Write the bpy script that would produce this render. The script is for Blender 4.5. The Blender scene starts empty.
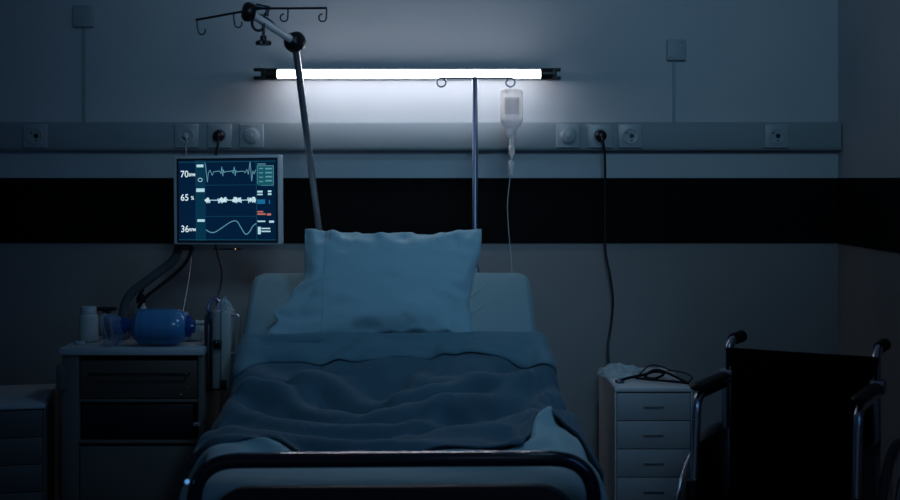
import bpy, math, random
import numpy as np
from mathutils import Vector, Matrix, noise
S = bpy.context.scene
COL = S.collection
R = math.radians
PI = math.pi
CAM = Vector((0, -4.3, 1.3))
F = 1250.0


def P(px, py, d):
    """photo pixel at distance d from the camera -> point of the room"""
    return Vector(((px - 450) / F * d, d - 4.3, 1.3 + (180 - py) / F * d))


# ------------------------------------------------------------------ materials
def mat(name, col, rough=.5, metal=0.0, bump=0.0, bscale=60.0, var=0.0, vscale=5.0, coat=0.0,
        trans=0.0, alpha=1.0, emis=None, estr=1.0, spec=.5, sheen=0.0, ior=1.45, stretch=None):
    m = bpy.data.materials.new(name)
    m.use_nodes = True
    nt = m.node_tree
    b = nt.nodes['Principled BSDF']
    b.inputs['Base Color'].default_value = (*col, 1)
    b.inputs['Roughness'].default_value = rough
    b.inputs['Metallic'].default_value = metal
    b.inputs['Coat Weight'].default_value = coat
    b.inputs['Transmission Weight'].default_value = trans
    b.inputs['Alpha'].default_value = alpha
    b.inputs['Specular IOR Level'].default_value = spec
    b.inputs['Sheen Weight'].default_value = sheen
    b.inputs['IOR'].default_value = ior
    if emis:
        b.inputs['Emission Color'].default_value = (*emis, 1)
        b.inputs['Emission Strength'].default_value = estr
    tc = nt.nodes.new('ShaderNodeTexCoord')
    src = tc.outputs['Object']
    if stretch:
        mp = nt.nodes.new('ShaderNodeMapping')
        mp.inputs['Scale'].default_value = stretch
        nt.links.new(src, mp.inputs['Vector'])
        src = mp.outputs['Vector']
    if var > 0:
        n = nt.nodes.new('ShaderNodeTexNoise')
        n.inputs['Scale'].default_value = vscale
        n.inputs['Detail'].default_value = 5
        nt.links.new(src, n.inputs['Vector'])
        r = nt.nodes.new('ShaderNodeValToRGB')
        r.color_ramp.elements[0].position = .3
        r.color_ramp.elements[1].position = .7
        r.color_ramp.elements[0].color = (*[c * (1 - var) for c in col], 1)
        r.color_ramp.elements[1].color = (*[min(1, c * (1 + var)) for c in col], 1)
        nt.links.new(n.outputs['Fac'], r.inputs['Fac'])
        nt.links.new(r.outputs['Color'], b.inputs['Base Color'])
    if bump > 0:
        n = nt.nodes.new('ShaderNodeTexNoise')
        n.inputs['Scale'].default_value = bscale
        n.inputs['Detail'].default_value = 4
        nt.links.new(src, n.inputs['Vector'])
        bp = nt.nodes.new('ShaderNodeBump')
        bp.inputs['Strength'].default_value = bump
        bp.inputs['Distance'].default_value = .002
        nt.links.new(n.outputs['Fac'], bp.inputs['Height'])
        nt.links.new(bp.outputs['Normal'], b.inputs['Normal'])
    return m


def clear(name, col, opacity, rough=.15):
    """thin clear plastic: mostly see-through with some milky body and gloss"""
    m = bpy.data.materials.new(name)
    m.use_nodes = True
    nt = m.node_tree
    b = nt.nodes['Principled BSDF']
    b.inputs['Base Color'].default_value = (*col, 1)
    b.inputs['Roughness'].default_value = rough
    b.inputs['Specular IOR Level'].default_value = .8
    out = nt.nodes['Material Output']
    t = nt.nodes.new('ShaderNodeBsdfTransparent')
    tl = nt.nodes.new('ShaderNodeBsdfTranslucent')
    tl.inputs['Color'].default_value = (*col, 1)
    mx0 = nt.nodes.new('ShaderNodeMixShader')
    mx0.inputs['Fac'].default_value = .5
    nt.links.new(b.outputs[0], mx0.inputs[1])
    nt.links.new(tl.outputs[0], mx0.inputs[2])
    fr = nt.nodes.new('ShaderNodeLayerWeight')
    fr.inputs['Blend'].default_value = .35
    mp = nt.nodes.new('ShaderNodeMapRange')
    mp.inputs['To Min'].default_value = opacity
    mp.inputs['To Max'].default_value = min(1, opacity + .55)
    nt.links.new(fr.outputs['Facing'], mp.inputs['Value'])
    mx = nt.nodes.new('ShaderNodeMixShader')
    nt.links.new(mp.outputs[0], mx.inputs['Fac'])
    nt.links.new(t.outputs[0], mx.inputs[1])
    nt.links.new(mx0.outputs[0], mx.inputs[2])
    nt.links.new(mx.outputs[0], out.inputs['Surface'])
    return m


def emit(name, col, s=1.0):
    m = bpy.data.materials.new(name)
    m.use_nodes = True
    nt = m.node_tree
    nt.nodes.remove(nt.nodes['Principled BSDF'])
    e = nt.nodes.new('ShaderNodeEmission')
    e.inputs['Color'].default_value = (*col, 1)
    e.inputs['Strength'].default_value = s
    nt.links.new(e.outputs[0], nt.nodes['Material Output'].inputs['Surface'])
    return m


M = dict(
    wall=mat('painted_wall', (.44, .50, .55), .75, bump=.15, bscale=220, var=.03, vscale=3),
    wall_low=mat('grey_wall_panel', (.22, .225, .235), .7, bump=.1, bscale=200, var=.04, vscale=3),
    band=mat('black_rubber_band', (.0025, .003, .004), .7, spec=.08, bump=.05),
    floor=mat('grey_linoleum', (.10, .11, .12), .4, var=.15, vscale=8),
    ceil=mat('white_ceiling', (.5, .52, .55), .9),
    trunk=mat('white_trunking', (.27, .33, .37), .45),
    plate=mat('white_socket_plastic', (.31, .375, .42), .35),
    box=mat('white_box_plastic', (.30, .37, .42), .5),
    black=mat('black_plastic', (.006, .006, .008), .35),
    rubber=mat('black_rubber', (.004, .004, .005), .6, spec=.2),
    green=mat('dark_green_plastic', (.004, .010, .008), .4),
    chrome=mat('chrome', (.78, .80, .84), .36, metal=1),
    chair_chrome=mat('chair_chrome', (.42, .46, .55), .2, metal=1),
    satin=mat('satin_chrome', (.95, .95, .97), .33, metal=.35),  # chrome paled so the upper arm's lit highlight is in the colour
    milky=clear('milky_plastic', (.85, .87, .9), .7, .3),
    steel=mat('brushed_steel', (.17, .21, .30), .35, metal=1),
    darksteel=mat('dark_steel', (.05, .06, .075), .4, metal=1),
    arm=mat('grey_arm_paint', (.075, .085, .095), .45),
    casing=mat('grey_monitor_plastic', (.55, .62, .66), .4),
    casing_dark=mat('dark_bezel_plastic', (.02, .03, .04), .35),
    linen=mat('pale_teal_linen', (.24, .40, .47), .85, bump=.35, bscale=240, sheen=.2),
    sheet=mat('pale_teal_sheet', (.28, .43, .47), .85, bump=.35, bscale=240, sheen=.2),
    mattress=mat('teal_mattress_cover', (.125, .245, .29), .7, bump=.2, bscale=120, sheen=.15),
    blanket=mat('deep_teal_blanket', (.050, .108, .148), .85, bump=.5, bscale=160, sheen=.15, var=.05, vscale=9),
    cuff=mat('teal_blanket_lining', (.085, .175, .225), .85, bump=.4, bscale=180, sheen=.15),
    rail=mat('dark_navy_plastic', (.012, .017, .028), .13, bump=.25, bscale=30, coat=.3, stretch=(2.5, .3, .3)),
    strip=mat('polished_strip', (.16, .17, .20), .10, metal=.9, bump=.3, bscale=26, stretch=(2.5, .2, .2)),  # for the strip added on the rail to mirror the tube
    panel=mat('charcoal_bed_panel', (.012, .012, .015), .45),
    bedframe=mat('grey_bed_frame', (.12, .13, .14), .5),
    cab=mat('white_lacquered_steel', (.50, .53, .56), .45, var=.03),
    cabdrawer=mat('blue_grey_drawer', (.32, .34, .38), .5, var=.03),  # white drawer fronts, darkened to paint in their shade
    cabdark=mat('dark_grey_drawer', (.075, .078, .08), .5, var=.03),  # left cabinet's pale fronts with deep shade put into the colour
    slit=mat('drawer_slot', (.22, .23, .25), .5),
    trolley=mat('grey_trolley_paint', (.10, .10, .10), .45),
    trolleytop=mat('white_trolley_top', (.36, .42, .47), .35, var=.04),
    trolleywood=mat('brown_trolley_drawer', (.060, .050, .043), .5, var=.1),
    bin=mat('black_blue_bin', (.004, .006, .014), .35),
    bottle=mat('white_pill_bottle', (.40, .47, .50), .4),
    amber=mat('brown_edge', (.25, .16, .08), .4),
    bluebag=mat('translucent_blue_silicone', (.05, .20, .42), .22, coat=.3),
    bluedark=mat('cobalt_blue_plastic', (.01, .05, .22), .25, coat=.3),
    clear=clear('clear_plastic', (.75, .85, .95), .10),
    clearblue=clear('clear_blue_plastic', (.30, .5, .75), .12),
    wrap=clear('crumpled_clear_wrap', (.55, .75, .82), .38, .2),
    ivplastic=clear('iv_bottle_plastic', (.98, .98, .98), .50),
    liquid=clear('iv_liquid', (.62, .70, .80), .42),
    ivlabel=clear('iv_label_paper', (.45, .46, .50), .75, .6),
    whitecord=mat('white_cord', (.45, .47, .5), .5),
    cord=mat('black_cord', (.006, .007, .01), .5),
    vinyl=mat('black_vinyl', (.0015, .0015, .002), .75, spec=.06, bump=.25, bscale=90),
    pad=mat('black_arm_pad', (.003, .003, .004), .5, bump=.1),
    tyre=mat('grey_tyre', (.045, .047, .05), .7),
    device=mat('grey_device', (.20, .22, .23), .4),
    device_w=mat('pale_device', (.36, .41, .42), .4),
    glass=clear('window_glass', (.6, .7, .8), .04, .02),
    winframe=mat('white_window_frame', (.5, .5, .5), .4),
)


# ------------------------------------------------------------------ mesh kit
ROOT = {}


def basis(o):
    while o is not None:
        if o.name in ROOT:
            return ROOT[o.name]
        o = o.parent
    return Matrix.Identity(4)


class MB:
    def __init__(s, T=None):
        s.v, s.f, s.T = [], [], T

    def add(s, vs, fs, T=None):
        n = len(s.v)
        for q in vs:
            q = Vector(q)
            if T is not None:
                q = T @ q
            s.v.append(s.T @ q if s.T is not None else q)
        s.f += [tuple(i + n for i in f) for f in fs]
        return s

    def box(s, x0, x1, y0, y1, z0, z1, T=None):
        vs = [(x, y, z) for x in (x0, x1) for y in (y0, y1) for z in (z0, z1)]
        return s.add(vs, [(0, 1, 3, 2), (4, 6, 7, 5), (0, 4, 5, 1), (2, 3, 7, 6), (0, 2, 6, 4), (1, 5, 7, 3)], T)

    def tube(s, pts, r, n=12, closed=False, flat=None, cap=True):
        """round (or flat=(a,b) elliptical) bar along points; r number or list"""
        pts = [Vector(p) for p in pts]
        N = len(pts)
        rs = r if isinstance(r, (list, tuple)) else [r] * N
        tg = []
        for i in range(N):
            if closed:
                t = pts[(i + 1) % N] - pts[i - 1]
            else:
                t = pts[min(i + 1, N - 1)] - pts[max(i - 1, 0)]
            tg.append(t.normalized())
        up = Vector((0, 0, 1)) if abs(tg[0].z) < .9 else Vector((0, 1, 0))
        u = tg[0].cross(up).normalized()
        vs, fs = [], []
        for i in range(N):
            t = tg[i]
            u = (u - t * u.dot(t))
            u = u.normalized() if u.length > 1e-6 else t.orthogonal().normalized()
            w = t.cross(u)
            for k in range(n):
                a = 2 * PI * k / n
                fa, fb = flat if flat else (1, 1)
                vs.append(pts[i] + u * math.cos(a) * rs[i] * fa + w * math.sin(a) * rs[i] * fb)
        M_ = N if closed else N - 1
        for i in range(M_):
            for k in range(n):
                a, b = i * n + k, i * n + (k + 1) % n
                c, d = ((i + 1) % N) * n + (k + 1) % n, ((i + 1) % N) * n + k
                fs.append((a, b, c, d))
        if cap and not closed:
            fs.append(tuple(range(n))[::-1])
            fs.append(tuple(range((N - 1) * n, N * n)))
        return s.add(vs, fs)

    def lathe(s, prof, org=(0, 0, 0), axis='Z', n=28, T=None, sc=(1, 1)):
        """prof: (radius, height) list turned about an axis through org"""
        vs, fs = [], []
        for (r, h) in prof:
            for k in range(n):
                a = 2 * PI * k / n
                c, d = r * math.cos(a) * sc[0], r * math.sin(a) * sc[1]
                q = {'Z': (c, d, h), 'X': (h, c, d), 'Y': (d, h, c)}[axis]
                vs.append(Vector(q) + Vector(org))
        for i in range(len(prof) - 1):
            for k in range(n):
                fs.append((i * n + k, i * n + (k + 1) % n, (i + 1) * n + (k + 1) % n, (i + 1) * n + k))
        fs.append(tuple(range(n))[::-1])
        m = (len(prof) - 1) * n
        fs.append(tuple(range(m, m + n)))
        return s.add(vs, fs, T)

    def prism(s, poly, y0, y1, T=None):
        """outline in x,z pushed from y0 to y1"""
        n = len(poly)
        vs = [(x, y0, z) for x, z in poly] + [(x, y1, z) for x, z in poly]
        fs = [tuple(range(n)), tuple(range(n, 2 * n))[::-1]]
        fs += [(i, i + n, (i + 1) % n + n, (i + 1) % n) for i in range(n)]
        return s.add(vs, fs, T)

    def build(s, name, m, parent=None, smooth=True, bevel=0.0, local=False, seg=2, angle=40):
        me = bpy.data.meshes.new(name)
        me.from_pydata([tuple(q) for q in s.v], [], s.f)
        if parent is not None and not local:
            me.transform(basis(parent).inverted())
        import bmesh
        bm = bmesh.new()
        bm.from_mesh(me)
        bmesh.ops.recalc_face_normals(bm, faces=bm.faces)
        if bevel > 0:
            ed = [e for e in bm.edges if len(e.link_faces) == 2 and e.calc_face_angle() > R(50)]
            bmesh.ops.bevel(bm, geom=ed, offset=bevel, segments=seg, profile=.5, affect='EDGES', clamp_overlap=True)
        for f_ in bm.faces:
            f_.smooth = smooth
        if smooth:
            for e in bm.edges:
                if len(e.link_faces) == 2 and e.calc_face_angle() > R(angle):
                    e.smooth = False
        bm.to_mesh(me)
        bm.free()
        me.materials.append(m)
        o = bpy.data.objects.new(name, me)
        COL.objects.link(o)
        if parent is not None:
            o.parent = parent
        return o


def spline(pts, n=8):
    pts = [Vector(p) for p in pts]
    out = []
    for i in range(len(pts) - 1):
        p0, p1, p2, p3 = pts[max(i - 1, 0)], pts[i], pts[i + 1], pts[min(i + 2, len(pts) - 1)]
        for k in range(n):
            t = k / n
            out.append(.5 * ((2 * p1) + (p2 - p0) * t + (2 * p0 - 5 * p1 + 4 * p2 - p3) * t * t + (3 * p1 - p0 - 3 * p2 + p3) * t ** 3))
    out.append(pts[-1])
    return out


def bend(pts, r, n=6):
    """polyline with rounded corners"""
    pts = [Vector(p) for p in pts]
    out = [pts[0]]
    for i in range(1, len(pts) - 1):
        a, b, c = pts[i - 1], pts[i], pts[i + 1]
        rr = min(r, (a - b).length * .49, (c - b).length * .49)
        p, q = b + (a - b).normalized() * rr, b + (c - b).normalized() * rr
        for k in range(n + 1):
            t = k / n
            out.append(p * (1 - t) ** 2 + b * 2 * t * (1 - t) + q * t * t)
    out.append(pts[-1])
    return out


def thing(name, label, cat, loc=(0, 0, 0), rot=(0, 0, 0), group=None):
    o = bpy.data.objects.new(name, None)
    COL.objects.link(o)
    o.empty_display_size = .05
    o.location = loc
    o.rotation_euler = rot
    o['label'] = label
    o['category'] = cat
    if group:
        o['group'] = group
    from mathutils import Euler
    ROOT[o.name] = Matrix.Translation(Vector(loc)) @ Euler(rot).to_matrix().to_4x4()
    return o


def tag(o, label, cat, group=None):
    o['label'] = label
    o['category'] = cat
    if group:
        o['group'] = group
    return o


def struct(o):
    o['kind'] = 'structure'
    return o


def copy_thing(src, loc, label, group=None):
    c = src.copy()
    COL.objects.link(c)
    c.location = loc
    c['label'] = label
    if group:
        c['group'] = group
    for ch in list(src.children):
        d = ch.copy()
        COL.objects.link(d)
        d.parent = c
        for g in list(ch.children):
            e = g.copy()
            COL.objects.link(e)
            e.parent = d
    return c


def grid(nums, n, m, step):
    """second differences of a measured cloth surface, back to an n x m grid of points"""
    a = np.array(nums, dtype=float).reshape(3, n, m).transpose(1, 2, 0)
    return np.cumsum(np.cumsum(a, axis=0), axis=1) * step


def resample(a, n, m):
    """smooth (Catmull-Rom) resampling of a grid of points"""
    def along(a, n):
        t = np.linspace(0, a.shape[0] - 1, n)
        i = np.minimum(t.astype(int), a.shape[0] - 2)
        f = (t - i)[:, None, None]
        k = a.shape[0] - 1
        p0, p1, p2, p3 = a[np.maximum(i - 1, 0)], a[i], a[i + 1], a[np.minimum(i + 2, k)]
        return .5 * (2 * p1 + (p2 - p0) * f + (2 * p0 - 5 * p1 + 4 * p2 - p3) * f * f + (3 * p1 - p0 - 3 * p2 + p3) * f ** 3)
    return along(along(a, n).swapaxes(0, 1), m).swapaxes(0, 1)


# ------------------------------------------------------------------ room
XR, XL, ZC, YF = 1.335, -2.35, 2.75, -6.0
ZB0, ZB1 = 1.083, 1.307           # black band


def two_tone(name, boxes_up, boxes_low):
    a = MB()
    for b in boxes_up:
        a.box(*b)
    n = len(a.f)
    for b in boxes_low:
        a.box(*b)
    o = a.build(name, M['wall'], smooth=False)
    o.data.materials.append(M['wall_low'])
    for p in o.data.polygons:
        if p.center.z < 1.2 and p.index >= n:
            p.material_index = 1
    return struct(o)


two_tone('wall_back', [(XL - .1, XR + .1, 0, .1, 1.2, ZC)], [(XL - .1, XR + .1, 0, .1, 0, 1.2)])
WY0, WY1, WZ0, WZ1 = -3.7, -2.5, .95, 2.25  # unseen window opening, added to let blue light in from the right
two_tone('wall_right', [(XR, XR + .1, WY1, 0, 1.2, ZC), (XR, XR + .1, YF, WY0, 1.2, ZC), (XR, XR + .1, WY0, WY1, WZ1, ZC)],
         [(XR, XR + .1, WY1, 0, 0, 1.2), (XR, XR + .1, YF, WY0, 0, 1.2), (XR, XR + .1, WY0, WY1, 0, WZ0)])
two_tone('wall_left', [(XL - .1, XL, YF, 0, 1.2, ZC)], [(XL - .1, XL, YF, 0, 0, 1.2)])
struct(MB().box(XL - .1, XR + .1, YF, .1, -.1, 0).build('floor', M['floor'], smooth=False))
struct(MB().box(XL - .1, XR + .1, YF, .1, ZC, ZC + .1).build('ceiling', M['ceil'], smooth=False))
struct(MB().box(XL, XR, -.005, 0, ZB0, ZB1).build('trim_1', M['band'], smooth=False))
struct(MB().box(XR - .005, XR, WY1 + .1, -.005, ZB0, ZB1).build('trim_2', M['band'], smooth=False))
struct(MB().box(XL, XR - .001, -.0008, 0, 1.669, 1.672).build('trim_3', M['wall'], smooth=False))
struct(MB().box(XR - .0008, XR, WY1 + .1, 0, 1.668, 1.672).build('trim_4', M['wall'], smooth=False))
struct(MB().box(XL, XR, -.012, 0, 0, .09).build('baseboard_back', M['wall_low'], bevel=.003))
w = struct(MB().box(XR + .02, XR + .08, WY0, WY0 + .05, WZ0, WZ1).box(XR + .02, XR + .08, WY1 - .05, WY1, WZ0, WZ1)
           .box(XR + .02, XR + .08, WY0, WY1, WZ0, WZ0 + .05).box(XR + .02, XR + .08, WY0, WY1, WZ1 - .05, WZ1)
           .box(XR + .03, XR + .07, (WY0 + WY1) / 2 - .02, (WY0 + WY1) / 2 + .02, WZ0, WZ1).build('window_1', M['winframe'], smooth=False))  # window added out of view to carry the blue side light
MB().box(XR + .047, XR + .053, WY0 + .05, WY1 - .05, WZ0 + .05, WZ1 - .05).build('pane', M['glass'], w, smooth=False)

# wall trunking
TF = -.05
tr = thing('wall_trunking', 'long pale grey cable trunking running along the wall above the black band', 'cable trunking', (-.5, 0, 1.40))
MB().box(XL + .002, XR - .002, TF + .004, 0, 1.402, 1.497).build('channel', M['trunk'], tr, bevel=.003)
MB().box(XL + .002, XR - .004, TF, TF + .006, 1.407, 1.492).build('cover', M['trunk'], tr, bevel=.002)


# sockets ----------------------------------------------------------
def socket(px, kind, label, group=None):
    c = P(px, 135.5, 4.25)
    c.z = 1.4495
    t = thing('wall_socket' if kind != 'dial' else 'dial_switch', label, 'wall socket' if kind != 'dial' else 'wall switch', (c.x, TF, c.z), group=group)
    a = MB().box(c.x - .041, c.x + .041, TF - .011, TF, c.z - .041, c.z + .041)
    a.build('cover_plate', M['plate'], t, bevel=.004, seg=3)
    if kind == 'dial':
        MB().lathe([(.030, 0), (.030, -.003), (.026, -.005), (.0235, -.012), (.020, -.014), (.008, -.0145), (.001, -.0142)], (c.x, TF - .011, c.z), 'Y').build('dial', M['plate'], t)
        MB().lathe([(.007, 0), (.006, -.002), (.001, -.003)], (c.x, TF - .0255, c.z), 'Y').build('hub', M['box'], t)
    else:
        MB().lathe([(.0285, 0), (.0285, -.004), (.026, -.005), (.0215, -.004), (.0205, .004), (.001, .006)][:4] + [(.0205, -.0015), (.001, -.001)], (c.x, TF - .011, c.z), 'Y').build('socket_well', M['plate'], t)
        if kind == 'open':
            MB().lathe([(  .008, 0), (.008, -.0012), (.001, -.0014)], (c.x + .004, TF - .012, c.z), 'Y').lathe([(.003, 0), (.003, -.001), (.001, -.0012)], (c.x - .012, TF - .012, c.z + .010), 'Y') \
                .lathe([(.003, 0), (.003, -.001), (.001, -.0012)], (c.x + .004, TF - .012, c.z - .016), 'Y').build('contact_hole', M['black'], t)
    return t, c


socket(36, 'open', 'empty wall socket at the far left end of the trunking, in deep shadow')
_, cw = socket(187, 'plug', 'wall socket above the monitor taking the thin white cord')
_, cb = socket(220, 'plug', 'wall socket above the monitor taking a black plug')
socket(252, 'dial', 'round dial switch on the trunking just right of the monitor plugs')
socket(568, 'dial', 'round dial switch on the trunking just right of the drip bottle')
_, cr = socket(600, 'plug', 'wall socket right of the drip bottle taking a black plug')
socket(630, 'open', 'empty wall socket beside the black plug, right of the drip bottle')
socket(776, 'open', 'empty wall socket alone near the right end of the trunking')


def cord(name, label, c, pts, r, m, plug=True, plugm=None):
    t = thing(name, label, 'power cord', (c.x, TF - .011, c.z))
    y = TF - .0165
    if plug:
        MB().lathe([(.019, .002), (.0195, -.010), (.018, -.022), (.012, -.028), (.001, -.029)], (c.x, y, c.z), 'Y').build('plug', plugm or m, t)
    else:
        MB().lathe([(.008, .002), (.009, -.012), (.006, -.018), (.001, -.019)], (c.x, y, c.z), 'Y').build('plug', plugm or m, t)
    MB().tube(spline([(c.x, y - (.02 if plug else .012), c.z)] + pts, 10), r, 8).build('cable', m, t)
    return t


cord('power_cord', 'black power cord with round plug hanging down the wall to the drawer cabinet', cr,
     [P(603, 141, 4.20), P(605, 160, 4.22), P(605, 205, 4.25), P(605.5, 250, 4.26), P(610, 275, 4.26), P(613, 300, 4.26), P(611, 325, 4.26), P(608, 345, 4.25), P(609, 366, 4.22), P(609, 400, 4.25)],
     .0042, M['cord'], True, M['black'])
cord('power_cord', 'black power cord running from the socket down behind the monitor', cb,
     [P(218.5, 143, 4.20), P(216, 155, 4.20), P(214, 200, 4.2), P(216, 245, 4.15), P(220, 262, 4.12), P(222, 272, 4.10), P(221, 285, 4.02), P(218, 296, 3.95), P(217, 304, 3.925), P(217.5, 309, 3.92)],
     .0036, M['cord'], True, M['black'])
cord('power_cord', 'thin white cord hanging from the wall socket behind the monitor to the trolley', cw,
     [P(187, 142, 4.2), P(186, 152, 4.2), P(188, 200, 4.2), P(191, 248, 4.1), P(190, 270, 4.05), P(187, 290, 4.0), P(183, 312, 3.93), P(182, 325, 3.93), P(180, 338, 3.93)],
     .0018, M['whitecord'], False)


# wall boxes with conduit
def jbox(px, py, w_, h_, label, pipe_px):
    a, b = P(px - w_ / 2, py - h_ / 2, 4.285), P(px + w_ / 2, py + h_ / 2, 4.285)
    t = thing('junction_box', label, 'junction box', ((a.x + b.x) / 2, 0, (a.z + b.z) / 2))
    MB().box(a.x, b.x, -.020, 0, b.z, a.z).build('cover', M['box'], t, bevel=.004, seg=3)
    for sx, sz in ((.25, .7), (-.32, -.7)):
        MB().lathe([(.0035, 0), (.0035, -.0012), (.0005, -.0014)], ((a.x + b.x) / 2 + sx * (b.x - a.x) * 1.1, -.020, (a.z + b.z) / 2 + sz * (a.z - b.z) / 2), 'Y', n=12).build('screw', M['slit'], t)
    x = P(pipe_px, 0, 4.293).x
    MB().box(x - .0045, x + .0045, -.008, 0, 1.4975, b.z).build('conduit', M['trunk'], t, bevel=.0015)


jbox(83, 16, 20, 22, 'small square wall box in the dark upper left, above a thin conduit', 84)
jbox(676.5, 50, 19, 21, 'small square wall box above the right half of the trunking', 674)

# ------------------------------------------------------------------ fluorescent tube
TZ = 1.6545
TY = -.120
lt = thing('fluorescent_light', 'lit fluorescent tube mounted across the wall above the bed', 'wall lamp', (-.14, 0, TZ))
x0, x1 = P(277, 74, 4.18).x, P(541, 74, 4.18).x
e0, e1 = P(254, 74, 4.18).x, P(560.5, 74, 4.18).x
tube_m = emit('lit_tube', (.98, .92, .96), 14.0)
MB().lathe([(.0145, x0), (.0145, x1)], (0, TY, TZ), 'X', n=32).build('tube', tube_m, lt)
hb = MB().box(x0 - .03, x1 + .03, -.032, 0, TZ - .010, TZ + .020)
hb.box(x0 - .01, x1 + .01, TY + .009, -.030, TZ + .0152, TZ + .0172)  # hidden lip, added to shade the wall above the tube
hb.build('housing', M['box'], lt, bevel=.001)
for xa, sg in ((x0, -1), (x1, 1)):
    c_ = MB().lathe([(.0175, xa - sg * .002), (.020, xa), (.020, xa + sg * .036), (.017, xa + sg * .038)], (0, TY, TZ), 'X', n=24)
    c_.build('end_cap', M['green'], lt)
    xe = e0 if sg < 0 else e1
    k = MB()
    for dz in (.014, -.014):
        k.box(min(xe, xa + sg * .034), max(xe, xa + sg * .034), TY - .014, TY + .014, TZ + dz - .0055, TZ + dz + .0055)
    k.box(min(xa + sg * .034, xa + sg * .052), max(xa + sg * .034, xa + sg * .052), TY - .014, TY + .014, TZ - .014, TZ + .014)
    k.box(xa + sg * .034 - .008, xa + sg * .034 + .008, TY, 0, TZ - .012, TZ + .012)
    k.build('clip', M['green'], lt, bevel=.002)

# ------------------------------------------------------------------ drip stand
DS = 4.1
px_ = P(475, 180, DS).x
st = thing('drip_stand', 'chrome drip stand with two hooked arms standing behind the bed', 'drip stand', (px_, DS - 4.3, 0))
zt = P(0, 78, DS).z
ys = DS - 4.3
MB().lathe([(.0115, .06), (.0115, 1.0), (.0092, 1.003), (.0092, zt), (.006, zt + .004)], (px_, ys, 0), 'Z', n=20).build('pole', M['steel'], st)
MB().lathe([(.0115, .99), (.0165, .992), (.0165, 1.012), (.010, 1.015)], (px_, ys, 0), 'Z', n=20).box(px_ - .03, px_, ys - .006, ys + .006, .996, 1.008).build('collar', M['chrome'], st)


def crossbar(sg, reach):
    y = ys
    pts = [(px_, y, zt), (px_ + sg * reach, y, zt)]
    cx, cz, r = px_ + sg * (reach + .002), zt - .0145, .0145
    pts += [(cx + sg * r * math.sin(a), y - .003 * a / 6, cz + r * math.cos(a)) for a in [R(k * 20) for k in range(1, 15)]]
    pts += [(cx - sg * r * .6, y - .014, cz + r * .9)]
    MB().tube(pts, .0032, 10).build('hook_arm', M['steel'], st)
    return cx, cz - r


crossbar(-1, .108)
hx, hz = crossbar(1, .114)
for k in range(4):
    a = R(45 + 90 * k)
    MB().tube([(px_, ys, .07), (px_ + .05 * math.cos(a), ys + .05 * math.sin(a), .07), (px_ + .17 * math.cos(a), ys + .17 * math.sin(a), .05)], [.013, .012, .009]).build('leg', M['steel'], st)
    MB().lathe([(.012, .0), (.02, .008), (.02, .03), (.01, .045)], (px_ + .17 * math.cos(a), ys + .17 * math.sin(a), 0), 'Z', n=16).build('castor', M['black'], st)

# drip bottle hanging from the right hook
dx, dy = P(511.5, 0, DS).x, ys - .008
iv = thing('drip_bottle', 'clear drip bottle hanging upside down from the stand, thin line below', 'drip bottle', (dx, dy, P(0, 88, DS).z))


def zz(py):
    return P(0, py, DS).z


MB().lathe([(.034, zz(90.5)), (.037, zz(92)), (.0375, zz(119)), (.036, zz(122)), (.027, zz(126)), (.013, zz(129.5)), (.0125, zz(132))], (dx, dy, 0), 'Z', n=32, sc=(1, .72)).build('bottle_body', M['ivplastic'], iv)
MB().lathe([(.028, zz(89.5)), (.031, zz(91)), (.031, zz(92))], (dx, dy, 0), 'Z', n=32, sc=(1, .72)).build('bottle_base', M['ivplastic'], iv)
MB().lathe([(.0352, zz(119.0)), (.0352, zz(120.5)), (.026, zz(125.5)), (.012, zz(129))], (dx, dy, 0), 'Z', n=32, sc=(1, .70)).build('liquid', M['liquid'], iv)
lb = MB()
vs, fs = [], []
for k in range(9):
    a = R(-90 - 38 + k * 9.5)
    for z in (zz(98), zz(115)):
        vs.append((dx + .0382 * math.cos(a), dy + .0382 * .72 * math.sin(a), z))
fs = [(2 * k, 2 * k + 2, 2 * k + 3, 2 * k + 1) for k in range(8)]
lb.add(vs, fs).build('label', M['ivlabel'], iv)
MB().lathe([(.0125, zz(129)), (.0165, zz(129.3)), (.0165, zz(134.5)), (.012, zz(135.5)), (.012, zz(137)), (.005, zz(138))], (dx, dy, 0), 'Z', n=20).build('stopper', M['milky'], iv)
MB().lathe([(.004, zz(137)), (.0072, zz(140)), (.0075, zz(146)), (.010, zz(146.6)), (.0095, zz(154)), (.004, zz(156)), (.0016, zz(160.6))], (dx, dy, 0), 'Z', n=20).build('drip_chamber', M['ivplastic'], iv)
MB().lathe([(.002, zz(160.5)), (.008, zz(161)), (.0100, zz(162)), (.0098, zz(168)), (.0075, zz(169)), (.0078, zz(175)), (.003, zz(176.5))], (dx - .002, dy, 0), 'Z', n=20).build('connector', M['milky'], iv)
MB().tube([(hx - .002, dy + .008, hz + .004), (hx, dy, zz(88.5)), (dx, dy, zz(90))], .0018, 8).build('hanger', M['plate'], iv)
MB().tube(spline([P(511.3, 159, DS - .008), P(510, 178, DS - .008), P(507.5, 205, DS - .01), P(509, 235, DS - .02), P(511, 255, DS - .02), P(512, 278, DS - .03), P(512, 330, DS)], 8), .0014, 8).build('line', M['whitecord'], iv)

# ------------------------------------------------------------------ leaning chrome pole with hook bar
pb, pj, pe = P(323, 262, 4.08), P(295, 42, 3.72), P(248, 12, 3.50)
fp = thing('lifting_pole', 'leaning chrome bed pole with black joint, end cap and hook bar', 'bed pole', P(323, 262, 4.08))
MB().tube([P(324, 290, 4.10), pb, pj], [.0105, .0105, .0112], 20).build('pole', M['chrome'], fp)
MB().tube([pj, pe], .0115, 20).build('upper_arm', M['satin'], fp)


def axis_T(p, d):
    q = Vector((0, 0, 1)).rotation_difference(Vector(d).normalized()).to_matrix().to_4x4()
    return Matrix.Translation(p) @ q


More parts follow.
